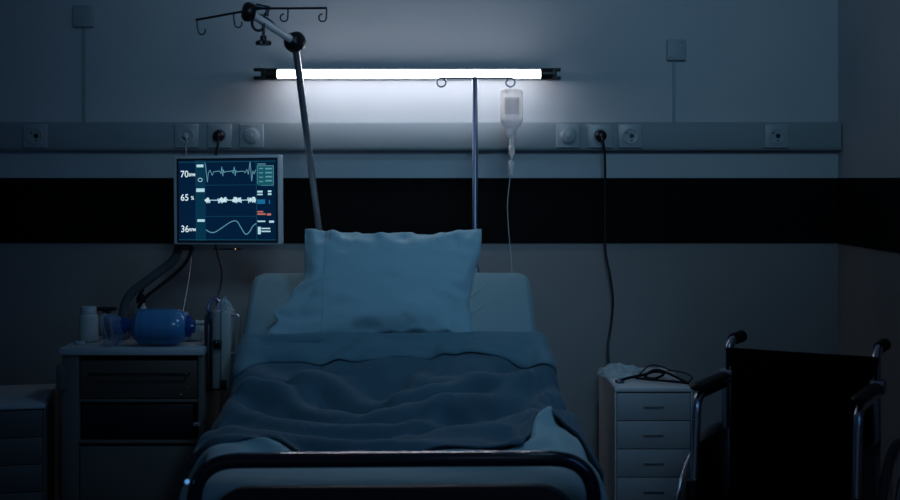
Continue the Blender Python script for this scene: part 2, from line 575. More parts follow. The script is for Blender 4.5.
dirn = (pe - pj).normalized()
Tj = axis_T(pj, Vector((.75, -.62, .2)))
MB(Tj).lathe([(.008, -.026), (.023, -.024), (.0285, -.016), (.030, 0), (.0285, .016), (.022, .024), (.008, .027), (.002, .027)], n=28).build('joint', M['black'], fp)
Te = axis_T(pe, Vector((-.90, -.42, .12)))
MB(Te).lathe([(.012, -.020), (.024, -.016), (.0275, -.004), (.0275, .006), (.022, .013), (.004, .016)], n=28).build('end_cap', M['black'], fp)
# clamp and star knob below the arm
kp = P(263.5, 43, 3.56)
kt = P(263.5, 20, 3.56)
MB().tube([kt + Vector((.0, 0, .012)), kp], .0042, 12).build('screw_rod', M['black'], fp)
ring = [kt + Vector((-.014 + .019 * math.cos(a), .002, -.008 + .022 * math.sin(a))) for a in [R(60 + k * 15) for k in range(18)]]
MB().tube(ring, .0045, 10).build('clamp', M['darksteel'], fp)
MB().tube([P(262, 15, 3.57), P(272, 22, 3.6), P(285, 38, 3.68)], .0035, 8).build('brace', M['steel'], fp)
kn = MB(Matrix.Translation(kp))
prof = []
star_v, star_f = [], []
nn = 48
for z in (-.0065, -.004, .004, .0065):
    for k in range(nn):
        a = 2 * PI * k / nn
        r = .0205 + .0022 * math.cos(6 * a)
        if abs(z) > .005:
            r -= .003
        star_v.append((r * math.cos(a), r * math.sin(a), z))
for i in range(3):
    for k in range(nn):
        star_f.append((i * nn + k, i * nn + (k + 1) % nn, (i + 1) * nn + (k + 1) % nn, (i + 1) * nn + k))
star_f += [tuple(range(nn))[::-1], tuple(range(3 * nn, 4 * nn))]
kn.add(star_v, star_f)
kn.lathe([(.009, .004), (.009, .020), (.005, .022)])
kn.build('knob', M['black'], fp)
ba, bb, bc, bd = P(195.5, 20, 3.56), P(248, 10.5, 3.56), P(262, 8.5, 3.56), P(327, 8, 3.56)
MB().tube([ba, bb, bc, bd], .0034, 8).build('hook_bar', M['darksteel'], fp)
MB().tube([P(256, 6, 3.56), P(268, 8, 3.57), P(266, 16, 3.57)], .008, 12).build('bar_bracket', M['darksteel'], fp)
for (hx_, hy_, sg) in ((197, 20, 1), (233.5, 13, 1), (288, 8, -1), (326.5, 8, -1)):
    u = 3.56 / F
    c = P(hx_, hy_, 3.56)
    base = [c, c + Vector((sg * .3 * u, 0, -7 * u)), c + Vector((sg * 1.2 * u, 0, -10 * u))]
    if sg < 0:
        base = [c, c + Vector((0, 0, -6 * u)), c + Vector((-.3 * u, 0, -9 * u))]
    cc = base[-1] + Vector((sg * 3.6 * u, 0, -.8 * u))
    lp = [cc + Vector((-sg * 3.7 * u * math.cos(a), -.004 * a / 6, -3.7 * u * math.sin(a))) for a in [R(12 + k * 20) for k in range(14 if sg < 0 else 11)]]
    MB().tube(base + lp, .0022, 8).build('hook', M['darksteel'], fp)

# ------------------------------------------------------------------ monitor
mc = P(227.6, 200, 3.9)
U = .353 / 109.0
mon = thing('patient_monitor', 'patient monitor showing heart traces on a dark blue screen, on swivel arm', 'monitor', mc, (0, R(-.5), R(-12)))


def m2(px, py):
    return ((px - 227.2) * U * .975, (199.9 - py) * U * .985)


MB().box(-.176, .176, -.012, .022, -.1385, .1385).build('casing', M['casing'], mon, bevel=.004, local=True, seg=3)
MB().box(-.120, .120, .020, .050, -.09, .09).build('back_cover', M['casing_dark'], mon, bevel=.01, local=True)
s0, s1 = m2(175.4, 241.6), m2(280.9, 159.0)
MB().box(s0[0], s1[0], -.0135, -.0115, s0[1], s1[1]).build('bezel', M['casing_dark'], mon, local=True)
s0, s1 = m2(177.5, 239.5), m2(279, 161)
E_ = dict(bg=emit('screen_navy', (.001, .012, .040), 1), col=emit('screen_teal_column', (.002, .032, .068), 1), wht=emit('screen_white', (.42, .68, .78), 1),
          dim=emit('screen_dim_blue', (.10, .28, .36), 1), teal=emit('screen_teal', (.008, .085, .115), 1), blue=emit('screen_blue', (.01, .14, .30), 1),
          red=emit('screen_red', (.50, .15, .12), 1), num=emit('screen_number', (.65, .80, .86), 1), line=emit('screen_faint_line', (.006, .055, .085), 1),
          pur=emit('screen_violet', (.35, .38, .68), 1))
scr = MB().box(s0[0], s1[0], -.0142, -.0132, s0[1], s1[1]).build('screen', E_['bg'], mon, local=True, smooth=False)
Y1, Y2, Y3 = -.0146, -.0149, -.0152


def rects(name, lst, m, y):
    if name in ('trace_marker', 'panel_mark', 'alarm_text', 'blue_readout') and len(lst) > 1:
        for one in lst:
            rects(name, [one], m, y)
        return
    a = MB()
    for (ax, ay, bx, by) in lst:
        p, q = m2(ax, ay), m2(bx, by)
        a.box(min(p[0], q[0]), max(p[0], q[0]), y, y + .0003, min(p[1], q[1]), max(p[1], q[1]))
    return a.build(name, m, scr, local=True, smooth=False)


rects('side_column', [(195.5, 161, 206, 239.5)], E_['col'], Y1)
rects('grid_line', [(177.5, 162.2, 279, 162.9), (206, 185, 259, 185.5), (206, 215.5, 259, 216), (177.5, 238.2, 279, 238.9), (195.6, 161, 196, 239), (258.8, 161, 259.4, 239)], E_['line'], Y2)
rects('trace_marker', [(196.8, 165, 204, 167.6), (196.3, 188.4, 205, 191.8), (197.2, 218.6, 205, 221)], E_['wht'], Y3)
rects('data_panel', [(260, 167, 277, 186)], E_['teal'], Y1)
rects('panel_text', [(260.5, 164.7, 269, 165.6)] + [(262, 169 + k * 4.2, 266, 170 + k * 4.2) for k in range(4)] + [(268.5, 169 + k * 3.9, 275.5, 170.4 + k * 3.9) for k in range(4)]
      + [(260, 166.6, 277, 167.1), (260, 166.8, 260.4, 184), (276.6, 166.8, 277, 186), (264, 185.7, 277, 186.1)], E_['dim'], Y2)
rects('panel_mark', [(260, 191, 265.5, 192.8), (260, 194, 265.5, 195.3), (271, 190.8, 274.6, 192.6), (271, 193.6, 274.6, 195.2), (260, 220, 268, 221.3), (272, 220, 277, 222),
                     (260.3, 226, 263.3, 233.2), (264, 227, 273, 228.2), (264, 229.8, 273.4, 231)], E_['wht'], Y2)
rects('blue_readout', [(259.8, 199.5, 268, 203.8), (272, 200, 273, 204)], E_['blue'], Y2)
rects('alarm_text', [(260, 210.7, 266, 212), (260, 212.9, 268.5, 214.4), (269.8, 213, 274, 215)], E_['red'], Y2)


def curve(name, pts, wd, m, y):
    a = MB()
    q = [m2(*p) for p in pts]
    for (ax, az), (bx, bz) in zip(q, q[1:]):
        dx_, dz_ = bx - ax, bz - az
        L = math.hypot(dx_, dz_) or 1
        nx, nz = -dz_ / L * wd, dx_ / L * wd
        ex, ez = dx_ / L * wd * .7, dz_ / L * wd * .7
        a.add([(ax + nx - ex, y, az + nz - ez), (ax - nx - ex, y, az - nz - ez), (bx - nx + ex, y, bz - nz + ez), (bx + nx + ex, y, bz + nz + ez)], [(0, 1, 2, 3)])
    return a.build(name, m, scr, local=True, smooth=False)


curve('heart_trace', [(205.6, 163.5), (206.2, 165), (208, 182), (209.2, 173), (211, 170.6), (213.2, 175.6), (215, 172), (218, 172), (220, 171.4), (221.5, 172.5), (222.4, 174), (223.3, 167.5), (224.3, 176.3), (225, 170.5), (226, 173), (228, 172),
                      (233, 172), (234.2, 171), (235.2, 174), (236.4, 167.8), (237.3, 176.2), (238, 171), (239.4, 172.6), (242, 172), (246, 172), (247.6, 173.4), (249.4, 170.4), (251, 175), (252.8, 163), (254.4, 181.5), (255.6, 172), (257, 174.6), (258.6, 170.8)], .0011, E_['dim'], Y2)
random.seed(5)
pp = []
x = 206.0
while x < 258.5:
    am = .3
    for a_, b_ in ((206, 210.5), (219, 229), (234, 243.5), (250, 258.5)):
        if a_ < x < b_:
            am = 2.9
    pp.append((x, 200 + random.uniform(-am, am)))
    x += .45
curve('pulse_baseline', [(206, 200), (258.6, 200)], .0010, E_['pur'], Y2)
curve('pulse_trace', pp, .0009, E_['wht'], Y3)
bb_ = MB()
for cx_, w_, h_ in ((208, 2.6, 2.1), (222.3, 2.6, 2.3), (226.2, 2.6, 2.4), (237.2, 3.0, 2.5), (241, 2.2, 2.0), (252.4, 2.0, 1.9), (256.4, 2.3, 2.6)):
    ring_ = [m2(cx_ + w_ * math.cos(R(k * 20)) * (1 + .2 * math.sin(k * 5.1)), 200 + h_ * math.sin(R(k * 20)) * (1 + .25 * math.sin(k * 7.3))) for k in range(18)]
    bb_.add([(x, Y3 + .0001, z) for x, z in ring_], [tuple(range(18))])
bb_.build('pulse_blobs', E_['num'], scr, local=True, smooth=False)['kind'] = 'stuff'
curve('breath_trace', [tuple(v)[:2] for v in spline([(206.5, 229, 0), (210, 231, 0), (215, 231.3, 0), (222, 227.5, 0), (229, 223, 0), (235, 220.3, 0), (239, 221, 0), (243, 227, 0), (247.5, 233, 0), (251.5, 231, 0), (255, 225.5, 0), (258.6, 222.8, 0)], 6)], .0014, E_['dim'], Y2)
curve('heart_icon', [(200.5 + 2.3 * math.cos(a), 180 + 1.7 * math.sin(a)) for a in [R(k * 36) for k in range(11)]], .0009, E_['wht'], Y3)


def text(body, px, py, size, m, name='readout', w=1.0):
    cu = bpy.data.curves.new(name, 'FONT')
    cu.body = body
    cu.size = size
    cu.offset = .0003
    tmp = bpy.data.objects.new(name, cu)
    me = bpy.data.meshes.new_from_object(tmp)
    me.name = name
    bpy.data.objects.remove(tmp)
    x, z = m2(px, py)
    me.transform(Matrix.Translation((x, Y3 - .0002, z)) @ Matrix.Rotation(R(90), 4, 'X') @ Matrix.Diagonal((w, 1, 1, 1)))
    me.materials.clear()
    me.materials.append(m)
    o = bpy.data.objects.new(name, me)
    COL.objects.link(o)
    o.parent = scr
    return o


for body, y, unit in (('70', 177.2, 'BPM'), ('65', 200.2, '%'), ('36', 231, 'RPM')):
    text(body, 179.6, y, .0290, E_['num'], w=.95)
    text(unit, 188.4 if unit != '%' else 190.6, y - .9, .0125 if unit != '%' else .016, E_['num'], 'unit_text', .95)
MB().box(*[(215 - 228) * U, (243 - 228) * U, -.0148, -.012], m2(0, 247)[1] - .004, m2(0, 247)[1]).build('button_strip', M['black'], mon, local=True)
MB().lathe([(.0016, 0), (.0016, -.002), (.0003, -.003)], (m2(237, 0)[0], -.0148, m2(0, 247.4)[1]), 'Y', n=12).build('power_light', emit('amber_light', (1, .45, .15), 1.2), mon, local=True)

# swivel arm, from the back of the monitor down to the trolley
am = thing('monitor_arm', 'grey curved swivel arm carrying the monitor above the trolley', 'monitor arm', P(123, 340, 4.0))
pth = bend([P(228, 200, 3.97), P(205, 215, 4.00), P(180, 232, 4.0), P(178, 258, 4.0), P(124, 298, 4.0), P(122, 343.5, 4.0)], .05, 8)
MB().tube(pth, .0150, 16, flat=(.85, 1.0)).build('arm_tube', M['arm'], am)
MB().lathe([(.024, 0), (.026, .004), (.026, .026), (.021, .030)], P(122, 338.3, 4.0) - Vector((0, 0, 0.0)), 'Z', n=24).build('base_collar', M['arm'], am)
MB().tube(spline([P(193, 247, 3.96), P(186, 262, 3.96), P(176, 273, 3.965), P(160, 286, 3.965), P(146, 297, 3.965), P(138, 308, 3.965)], 8), .0058, 10).build('arm_cable', M['cord'], am)
MB().box(P(176, 0, 3.97).x, P(192, 0, 3.97).x, 3.945 - 4.3, 3.985 - 4.3, P(0, 250, 3.97).z, P(0, 243, 3.97).z).build('mount_block', M['darksteel'], am, bevel=.004)

# ------------------------------------------------------------------ trolley (left of the bed)
TX0, TX1, TYF, TYB, TT = P(59, 0, 3.8).x, P(204, 0, 3.8).x, -.50, -.22, .790
tl = thing('bedside_trolley', 'grey bedside trolley with drawer, open shelf and white top', 'trolley', ((TX0 + TX1) / 2, (TYF + TYB) / 2, 0))
MB().box(TX0, TX1, TYF, TYB, TT - .024, TT).build('top', M['trolleytop'], tl, bevel=.004)


def tz(py):
    return P(0, py, 3.8).z


def tx(px):
    return P(px, 0, 3.8).x


q = MB()
q.box(tx(61), tx(78), TYF + .008, TYB, .09, TT - .024)
q.box(tx(197.5), tx(203.5), TYF + .008, TYB, .09, TT - .024)
q.box(tx(61), tx(203.5), TYB - .012, TYB, .09, TT - .024)
q.box(tx(61), tx(203.5), TYF + .008, TYB, .09, .11)
q.build('cabinet_body', M['trolley'], tl, bevel=.002)
MB().box(tx(78), tx(197.5), TYF + .012, TYB - .012, tz(403), tz(400)).box(tx(78), tx(197.5), TYF + .006, TYB - .012, tz(444), tz(441)).build('shelf', M['trolley'], tl, bevel=.001)
dr = MB().box(tx(79), tx(196.5), TYF + .012, TYF + .03, tz(399), tz(361)).build('drawer', M['trolleywood'], tl, bevel=.002)
MB().tube(bend([(tx(90), TYF + .014, tz(374)), (tx(90), TYF - .004, tz(374)), (tx(188), TYF - .004, tz(374)), (tx(188), TYF + .014, tz(374))], .008), .0035, 8).build('handle', M['darksteel'], dr)
bn = MB().box(tx(81), tx(192), TYF + .016, TYB - .03, tz(440.5), tz(405)).build('storage_bin', M['bin'], tl, bevel=.004)
dd = MB().box(tx(79), tx(196.5), TYF + .010, TYF + .026, .115, tz(447)).build('door', M['trolley'], tl, bevel=.002)
MB().lathe([(.006, 0), (.0065, -.006), (.004, -.012), (.0005, -.013)], (tx(189), TYF + .010, tz(461)), 'Y', n=16).build('knob', M['steel'], dd)
MB().lathe([(.005, 0), (.0055, -.010), (.003, -.014), (.0005, -.015)], (tx(196), TYF + .010, tz(424)), 'Y', n=16).box(tx(193), tx(200), TYF, TYF + .010, tz(426), tz(422.5)).build('latch', M['chrome'], tl)
for kx, kz in ((186.5, 388), (180, 395)):
    MB().lathe([(.0022, 0), (.0022, -.003), (.0004, -.004)], (tx(kx), TYF + .012, tz(kz)), 'Y', n=12).build('screw', M['chrome'], tl)
MB().box(tx(57), tx(66), TYF - .012, TYF + .03, tz(390), tz(365)).build('side_bracket', M['trolley'], tl, bevel=.004)
for kx in (68, 195):
    for ky in (TYF + .04, TYB - .04):
        MB().lathe([(.010, .09), (.010, .06), (.012, .055), (.012, .05)], (tx(kx), ky, 0), 'Z', n=12).lathe([(.035, -.012), (.04, -.009), (.04, .009), (.035, .012)], (tx(kx), ky, .04), 'X', n=20).build('castor', M['black'], tl)

# pill bottle
bp_ = P(88.5, 342, 3.95)
bp_.z = TT
bo = thing('pill_bottle', 'white plastic pill bottle with ribbed screw cap on the trolley', 'bottle', bp_)
k = 3.95 / F
MB(Matrix.Translation(bp_)).lathe([(.026, 0), (.030, .003), (.0305, .006), (.0305, 24 * k), (.028, 26.5 * k), (.024, 28 * k)]).build('bottle_body', M['bottle'], bo)
cap = MB(Matrix.Translation(bp_ + Vector((0, 0, 28 * k))))
cv, cf = [], []
n2 = 60
hs = [(0, .0), (0, .0015), (0, 6 * k), (-.002, 7 * k), (-.02, 7.2 * k)]
for (dr_, h) in hs:
    for i in range(n2):
        a = 2 * PI * i / n2
        r = .0245 + dr_ + (.0006 if i % 2 else 0)
        cv.append((r * math.cos(a), r * math.sin(a), h))
for j in range(len(hs) - 1):
    for i in range(n2):
        cf.append((j * n2 + i, j * n2 + (i + 1) % n2, (j + 1) * n2 + (i + 1) % n2, (j + 1) * n2 + i))
cf += [tuple(range(n2))[::-1], tuple(range((len(hs) - 1) * n2, len(hs) * n2))]
cap.add(cv, cf).build('cap', M['bottle'], bo)
sc_ = P(80, 340, 3.88)
sc_.z = TT
tag(MB(Matrix.Translation(sc_)).lathe([(.012, 0), (.014, .002), (.014, .008), (.010, .010), (.001, .0105)], sc=(1.1, .8)).build('small_cap', M['bottle']), 'small white cap lying at the foot of the pill bottle', 'cap')

# dropper bottle behind
dp = P(141, 340, 4.02)
dp.z = TT
k = 4.03 / F
db = thing('pump_bottle', 'small clear bottle with black pump top behind the blue bag', 'bottle', dp)
MB(Matrix.Translation(dp)).lathe([(.020, 0), (.022, .003), (.022, .065), (.021, .090), (.012, .112), (.009, .118)]).build('bottle_body', M['bottle'], db)
MB(Matrix.Translation(dp)).lathe([(.015, .116), (.015, .134), (.010, .136), (.010, .142), (.0065, .143), (.0065, .150), (.010, .151), (.010, .161), (.004, .163)]).build('pump_top', M['black'], db)

# black flat case behind pill bottle
bc_ = P(105, 335, 4.02)
bc_.z = TT
tag(MB(Matrix.Translation(bc_)).box(-.006, .016, -.010, .010, 0, .096).box(-.026, .036, -.014, .014, .090, .101).build('black_case', M['black'], bevel=.003), 'upright black case between the pill bottle and the arm', 'case')
# white tissue box at right end of trolley
wb = P(193, 340, 3.97)
wb.z = TT
bx = thing('plastic_tub', 'pale rounded plastic tub at the right end of the trolley top', 'tub', wb)
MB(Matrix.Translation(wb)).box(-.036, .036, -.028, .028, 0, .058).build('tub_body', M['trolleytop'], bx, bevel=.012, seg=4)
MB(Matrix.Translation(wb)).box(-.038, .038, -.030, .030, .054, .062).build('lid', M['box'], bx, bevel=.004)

# resuscitator bag
ra = Vector((P(163.5, 0, 3.845).x, 3.845 - 4.3, TT + .0585))
rb = thing('resuscitator_bag', 'blue resuscitator bag with clear face mask lying on the trolley', 'resuscitator', (ra.x, ra.y, TT))
k = 3.87 / F
prof = [(.012, -33), (.020, -32.5), (.029, -30.5), (.041, -27.5), (.050, -25), (.0545, -22.5), (.0555, -14), (.0562, -6), (.0562, 0), (.0555, 8), (.053, 14), (.047, 19), (.040, 22), (.031, 24), (.022, 25.5)]
pr2 = []
for (r, h) in prof:
    pr2.append((r, h * k))
MB(Matrix.Translation(ra)).lathe(pr2, (0, 0, 0), 'X', n=40).build('bag', M['bluebag'], rb)
for h in (-23, -8, 9):
    r = {-23: .0542, -8: .0565, 9: .0552}[h]
    MB(Matrix.Translation(ra)).lathe([(r - .002, h * k - .003), (r + .001, h * k - .002), (r + .001, h * k + .002), (r - .002, h * k + .003)], (0, 0, 0), 'X', n=40).build('rib', M['bluebag'], rb)
MB(Matrix.Translation(ra)).lathe([(.020, 22 * k), (.033, 22.5 * k), (.034, 24 * k), (.034, 26.5 * k), (.028, 28 * k), (.022, 28.5 * k), (.020, 31 * k), (.010, 31.5 * k)], (0, 0, 0), 'X', n=32).build('end_collar', M['bluedark'], rb)
MB(Matrix.Translation(ra + Vector((0, 0, .004)))).lathe([(.018, -42 * k), (.024, -41 * k), (.025, -36 * k), (.020, -35 * k), (.020, -31 * k), (.024, -31 * k), (.024, -28 * k)], (0, 0, 0), 'X', n=32).build('neck_valve', M['bluedark'], rb)
Tm = Matrix.Translation(ra + Vector((-40 * k, 0, .003))) @ Matrix.Rotation(R(-18), 4, 'Y') @ Matrix.Scale(.95, 4)
mk_ = MB(Tm)
pm = [(.020, .006), (.030, -.002), (.044, -.012), (.052, -.026), (.056, -.040), (.0575, -.050)]
vs, fs = [], []
nn = 36
for (r, h) in pm + [(r - .0025, h) for r, h in pm[::-1]]:
    for i in range(nn):
        a = 2 * PI * i / nn
        vs.append((h, r * math.cos(a) * 1.0, r * math.sin(a) * (.93 + .05 * math.cos(a))))
L_ = 2 * len(pm)
for j in range(L_):
    for i in range(nn):
        fs.append((j * nn + i, j * nn + (i + 1) % nn, ((j + 1) % L_) * nn + (i + 1) % nn, ((j + 1) % L_) * nn + i))
mk_.add(vs, fs).build('face_mask', M['clearblue'], rb)
MB(Tm).tube([(-.050, .056 * math.cos(R(i * 12)), .053 * math.sin(R(i * 12))) for i in range(30)], .0065, 10, closed=True).build('mask_cushion', M['clear'], rb)
MB(Tm).lathe([(.022, -.030), (.026, -.020), (.026, -.004), (.018, .006), (.012, .010)], (0, 0, 0), 'X', n=24).build('mask_port', M['bluedark'], rb)
vz = P(178, 314, 3.86)
MB(Matrix.Translation(vz)).lathe([(.012, -.010), (.017, -.007), (.017, .006), (.012, .010), (.006, .014)], n=24).lathe([(.006, 0), (.007, .006), (.007, .022), (.004, .024)], (.008, 0, 0), 'X', n=16).build('relief_valve', M['plate'], rb)

# bracket device hanging on trolley side, with chrome handle
dv = thing('equipment_holder', 'grey upright equipment holder with chrome handle between trolley and bed', 'equipment holder', P(218, 345, 3.86))
d0 = 3.86


def dx0(px):
    return P(px, 0, d0).x


def dz0(py):
    return P(0, py, d0).z


MB().box(tx(203.8) + .001, dx0(228), -.47, -.40, dz0(389), dz0(378)).box(dx0(205), dx0(213), -.455, -.40, dz0(389), dz0(318)).build('back_frame', M['black'], dv, bevel=.003)
MB().box(dx0(206), dx0(208), -.462, -.452, dz0(384), dz0(314)).build('side_bar', M['darksteel'], dv, bevel=.002)
MB().box(dx0(208.5), dx0(210.5), -.462, -.452, dz0(384), dz0(320)).build('side_bar', M['steel'], dv, bevel=.001)
MB().tube(bend([(dx0(211), -.455, dz0(330)), (dx0(209), -.46, dz0(315)), (dx0(212), -.46, dz0(311))], .01), .005, 10).build('corner_bend', M['steel'], dv)
MB().box(dx0(214), dx0(222), -.480, -.40, dz0(388), dz0(309)).build('grey_module', M['device'], dv, bevel=.008, seg=3)
MB().box(dx0(222.4), dx0(232), -.465, -.385, dz0(388), dz0(311)).build('pale_module', M['device_w'], dv, bevel=.004)
MB().tube(bend([(dx0(231), -.455, dz0(314)), (dx0(240), -.455, dz0(314)), (dx0(240), -.455, dz0(353)), (dx0(231), -.455, dz0(353))], .014), .0035, 12).build('handle', M['chrome'], dv)
MB().box(dx0(216.5), dx0(224), -.492, -.474, dz0(346), dz0(338)).lathe([(.009, 0), (.009, -.010), (.004, -.012)], (dx0(219), -.490, dz0(341)), 'Y', n=20).build('clamp', M['darksteel'], dv, bevel=.001)
MB().tube(spline([P(211, 320, 3.84), P(208, 308, 3.85), P(214, 299, 3.86), P(220, 303, 3.86), P(221, 309, 3.86)], 6), .0048, 8).build('hose', M['bluedark'], dv)


def crumple(cx, cy, z0, w_, d_, h_, seed, n=26, edge=0.0):
    vs, fs = [], []
    for i in range(n):
        for j in range(n):
            a, b = -1 + 2 * i / (n - 1), -1 + 2 * j / (n - 1)
            r = math.sqrt(a * a + b * b)
            q_ = noise.noise(Vector((a * 2.3, b * 2.3, seed)))
            q2 = abs(noise.noise(Vector((a * 5, b * 5, seed + 5))))
            f_ = max(0, 1 - r ** 2.2) if r < 1 else 0
            h = h_ * (f_ * (.75 + .6 * q_) + q2 * .35 * (f_ > 0) + .02)
            s_ = 1 / max(1, r) ** .6 if r > 0 else 1
            vs.append((cx + a * s_ * w_ * (1 + .12 * q_), cy + b * s_ * d_ * (1 + .1 * q2), z0 + max(.0008, h)))
    for i in range(n - 1):
        for j in range(n - 1):
            fs.append((i * n + j, (i + 1) * n + j, (i + 1) * n + j + 1, i * n + j + 1))
    return vs, fs


pbg = crumple(dx0(223.5), -.435, dz0(311) + .001, .028, .030, .042, 3.3, 22)
tag(MB().add(*pbg).build('plastic_wrap', M['wrap'], smooth=False), 'crumpled clear plastic wrap on top of the upright equipment holder', 'plastic wrap')


# ------------------------------------------------------------------ drawer cabinets
def cabinet(name, label, W_, D_, H_, loc, rz, n, pitch, z_top_gap, cm, dm, tm=None):
    t = thing(name, label, 'drawer cabinet', loc, (0, 0, rz))
    b = MB().box(0, .0045, 0, D_, .03, H_).box(W_ - .0045, W_, 0, D_, .03, H_).box(0, W_, D_ - .004, D_, .03, H_).box(.004, W_ - .004, .0, D_, .03, .045)
    b.build('body', cm, t, local=True, bevel=.0008, seg=1)
    MB().box(-.001, W_ + .001, -.002, D_, H_ - .012, H_).build('top', tm or cm, t, local=True, bevel=.002)
    for k in range(n):
        z1 = H_ - z_top_gap - k * pitch
        z0 = z1 - pitch + .0025
        if z0 < .05:
            break
        d = MB().box(.0065, W_ - .0065, .002, .018, z0, z1).build('drawer', dm, t, local=True, bevel=.0015)
        MB().box(W_ / 2 - .029, W_ / 2 + .029, -.0005, .003, (z0 + z1) / 2 - .004, (z0 + z1) / 2).box(W_ / 2 - .031, W_ / 2 + .031, -.0025, .002, (z0 + z1) / 2, (z0 + z1) / 2 + .002).build('handle', M['slit'], d, local=True)
    for kx in (.03, W_ - .03):
        for ky in (.04, D_ - .04):
            MB().lathe([(.012, 0), (.016, .004), (.016, .026), (.008, .032)], (kx, ky, 0), 'Z', n=16).build('foot', M['black'], t, local=True)
    return t


cabinet('drawer_cabinet', 'narrow white drawer cabinet beside the wheelchair with a stethoscope on top', .234, .41, .672, (.4985, -.523, 0), 0, 7, .0855, .016, M['cab'], M['cabdrawer'])
cabinet('drawer_cabinet', 'low pale drawer cabinet at the far left, beside the trolley', .42, .40, .62, (-1.2270 - .42 * math.cos(R(12)), -.513 - .42 * math.sin(R(12)), 0), R(12), 6, .083, .016, M['trolley'], M['cabdark'], M['trolleytop'])  # body and drawers use darkened paint for the shade on this side

# mask in wrap + stethoscope
cx_, cy_ = P(626, 0, 3.99).x, 3.99 - 4.3
wp = crumple(cx_ - .005, cy_ + .05, .6725, .080, .095, .034, 8.1, 40)
tag(MB().add(*wp).build('plastic_wrap', M['wrap'], smooth=True, angle=12), 'crumpled clear plastic packet on top of the white drawer cabinet', 'plastic wrap')
sz_ = .6725 + .004
ste = thing('stethoscope', 'black stethoscope with looped tubing lying on the white drawer cabinet', 'stethoscope', (P(655, 0, 3.9).x, 3.9 - 4.3, .6725))


def T3(px, d, h=0.0):
    return Vector(((px - 450) / F * d, d - 4.3, sz_ + h))


MB().tube(spline([T3(616, 3.87), T3(630, 3.92, .004), T3(645, 3.97, .006), T3(655, 4.0, .01), T3(664, 3.95, .012), T3(655, 3.90, .004), T3(645, 3.93, .006), T3(655, 3.97, .02), T3(668, 3.93, .016), T3(684, 3.86, .002), T3(688, 3.835, 0)], 8), .0042, 10).build('tubing', M['rubber'], ste)
MB().tube(spline([T3(636, 3.91, .004), T3(648, 3.87, .006), T3(662, 3.86, .004), T3(676, 3.85, .002), T3(688, 3.84, .0)], 8), .0038, 10).build('tubing', M['rubber'], ste)
MB().tube(spline([T3(688, 3.84, .001), T3(692, 3.88, .012), T3(682, 3.95, .016), T3(668, 4.0, .014)], 8), .0025, 8).build('ear_tube', M['darksteel'], ste)
MB().tube(spline([T3(640, 3.95, .012), T3(650, 4.04, .024), T3(662, 4.08, .014), T3(672, 4.05, .004)], 8), .0025, 8).build('ear_tube', M['darksteel'], ste)
MB(Matrix.Translation(T3(620, 3.865, -.003))).lathe([(.012, 0), (.014, .002), (.014, .005), (.008, .009), (.005, .013), (.001, .014)]).build('chest_piece', M['steel'], ste)

# ------------------------------------------------------------------ bed
HX, HD = -.186, -.30
BR = 1.7
bed = thing('hospital_bed', 'hospital bed with raised head section and dark rounded foot rail', 'bed', (HX, HD, 0), (0, 0, R(BR)))
FO = .028
# platform and frame
MB().box(-.42 + FO, .42 + FO, -1.22, .02, .34, .38).box(-.40, -.34, -1.2, 0, .28, .34).box(.34, .40, -1.2, 0, .28, .34).box(-.40, .40, -.62, -.56, .28, .34).build('frame', M['bedframe'], bed, local=True, bevel=.004)
for sx in (-1, 1):
    for yy in (-1.13, -.03):
        lg = MB().box(sx * .37 - .02, sx * .37 + .02, yy - .02, yy + .02, .11, .30).build('leg', M['bedframe'], bed, local=True, bevel=.004)
        MB().lathe([(.045, -.014), (.055, -.011), (.055, .011), (.045, .014)], (sx * .37, yy, .055), 'X', n=24).box(sx * .37 - .02, sx * .37 + .02, yy - .018, yy + .018, .07, .115).build('castor', M['black'], lg, local=True)
rz_ = .687
pts = bend([(-.4375, -1.262, .16), (-.4375, -1.262, rz_), (.4375, -1.262, rz_), (.4375, -1.262, .16)], .095, 12)
pts = [Vector((p.x + FO, p.y, p.z)) for p in pts]
dense = []
for a, b in zip(pts, pts[1:]):
    m_ = max(1, int((b - a).length / .03))
    dense += [a.lerp(b, i / m_) for i in range(m_)]
dense.append(pts[-1])
MB().tube(dense, .0168, 24).build('foot_rail', M['rail'], bed, local=True)
st_ = []
for k in range(9):
    a = R(3 + 1.8 * k)                              # nearly flat, leaning to the foot; strip added to catch the tube's glint
    st_.append((-math.sin(R(10)) * .0155 - (k - 4) * .0012, math.cos(R(10)) * .0168 + .0008 - (k - 4) * .0012 * math.tan(R(10)) - ((k - 4) * .0012) ** 2 * 7))
sv, sf = [], []
NS_ = 120
for i in range(NS_ + 1):
    u = FO - .345 + .69 * i / NS_
    for (yy, zz_) in st_:
        sv.append((u, -1.262 + yy, rz_ + zz_ + .00012 * noise.noise(Vector((u * 40, yy * 60, 1)))))
for i in range(NS_):
    for k in range(8):
        sf.append((i * 9 + k, i * 9 + k + 1, (i + 1) * 9 + k + 1, (i + 1) * 9 + k))
o = MB().add(sv, sf).build('rail_strip', M['strip'], bed, local=True)
s_ = o.modifiers.new('solid', 'SOLIDIFY')
s_.thickness = .0012
hw, r_ = .402, .085
pz = .630
poly = [(-hw, .14)] + [(-hw + r_ - r_ * math.cos(R(k * 10)), pz - r_ + r_ * math.sin(R(k * 10))) for k in range(10)] + [(hw - r_ + r_ * math.sin(R(k * 10)), pz - r_ + r_ * math.cos(R(k * 10))) for k in range(10)] + [(hw, .14)]
MB().prism([(x + FO, z) for x, z in poly], -1.275, -1.245).build('foot_panel', M['panel'], bed, local=True, bevel=.005, seg=3)
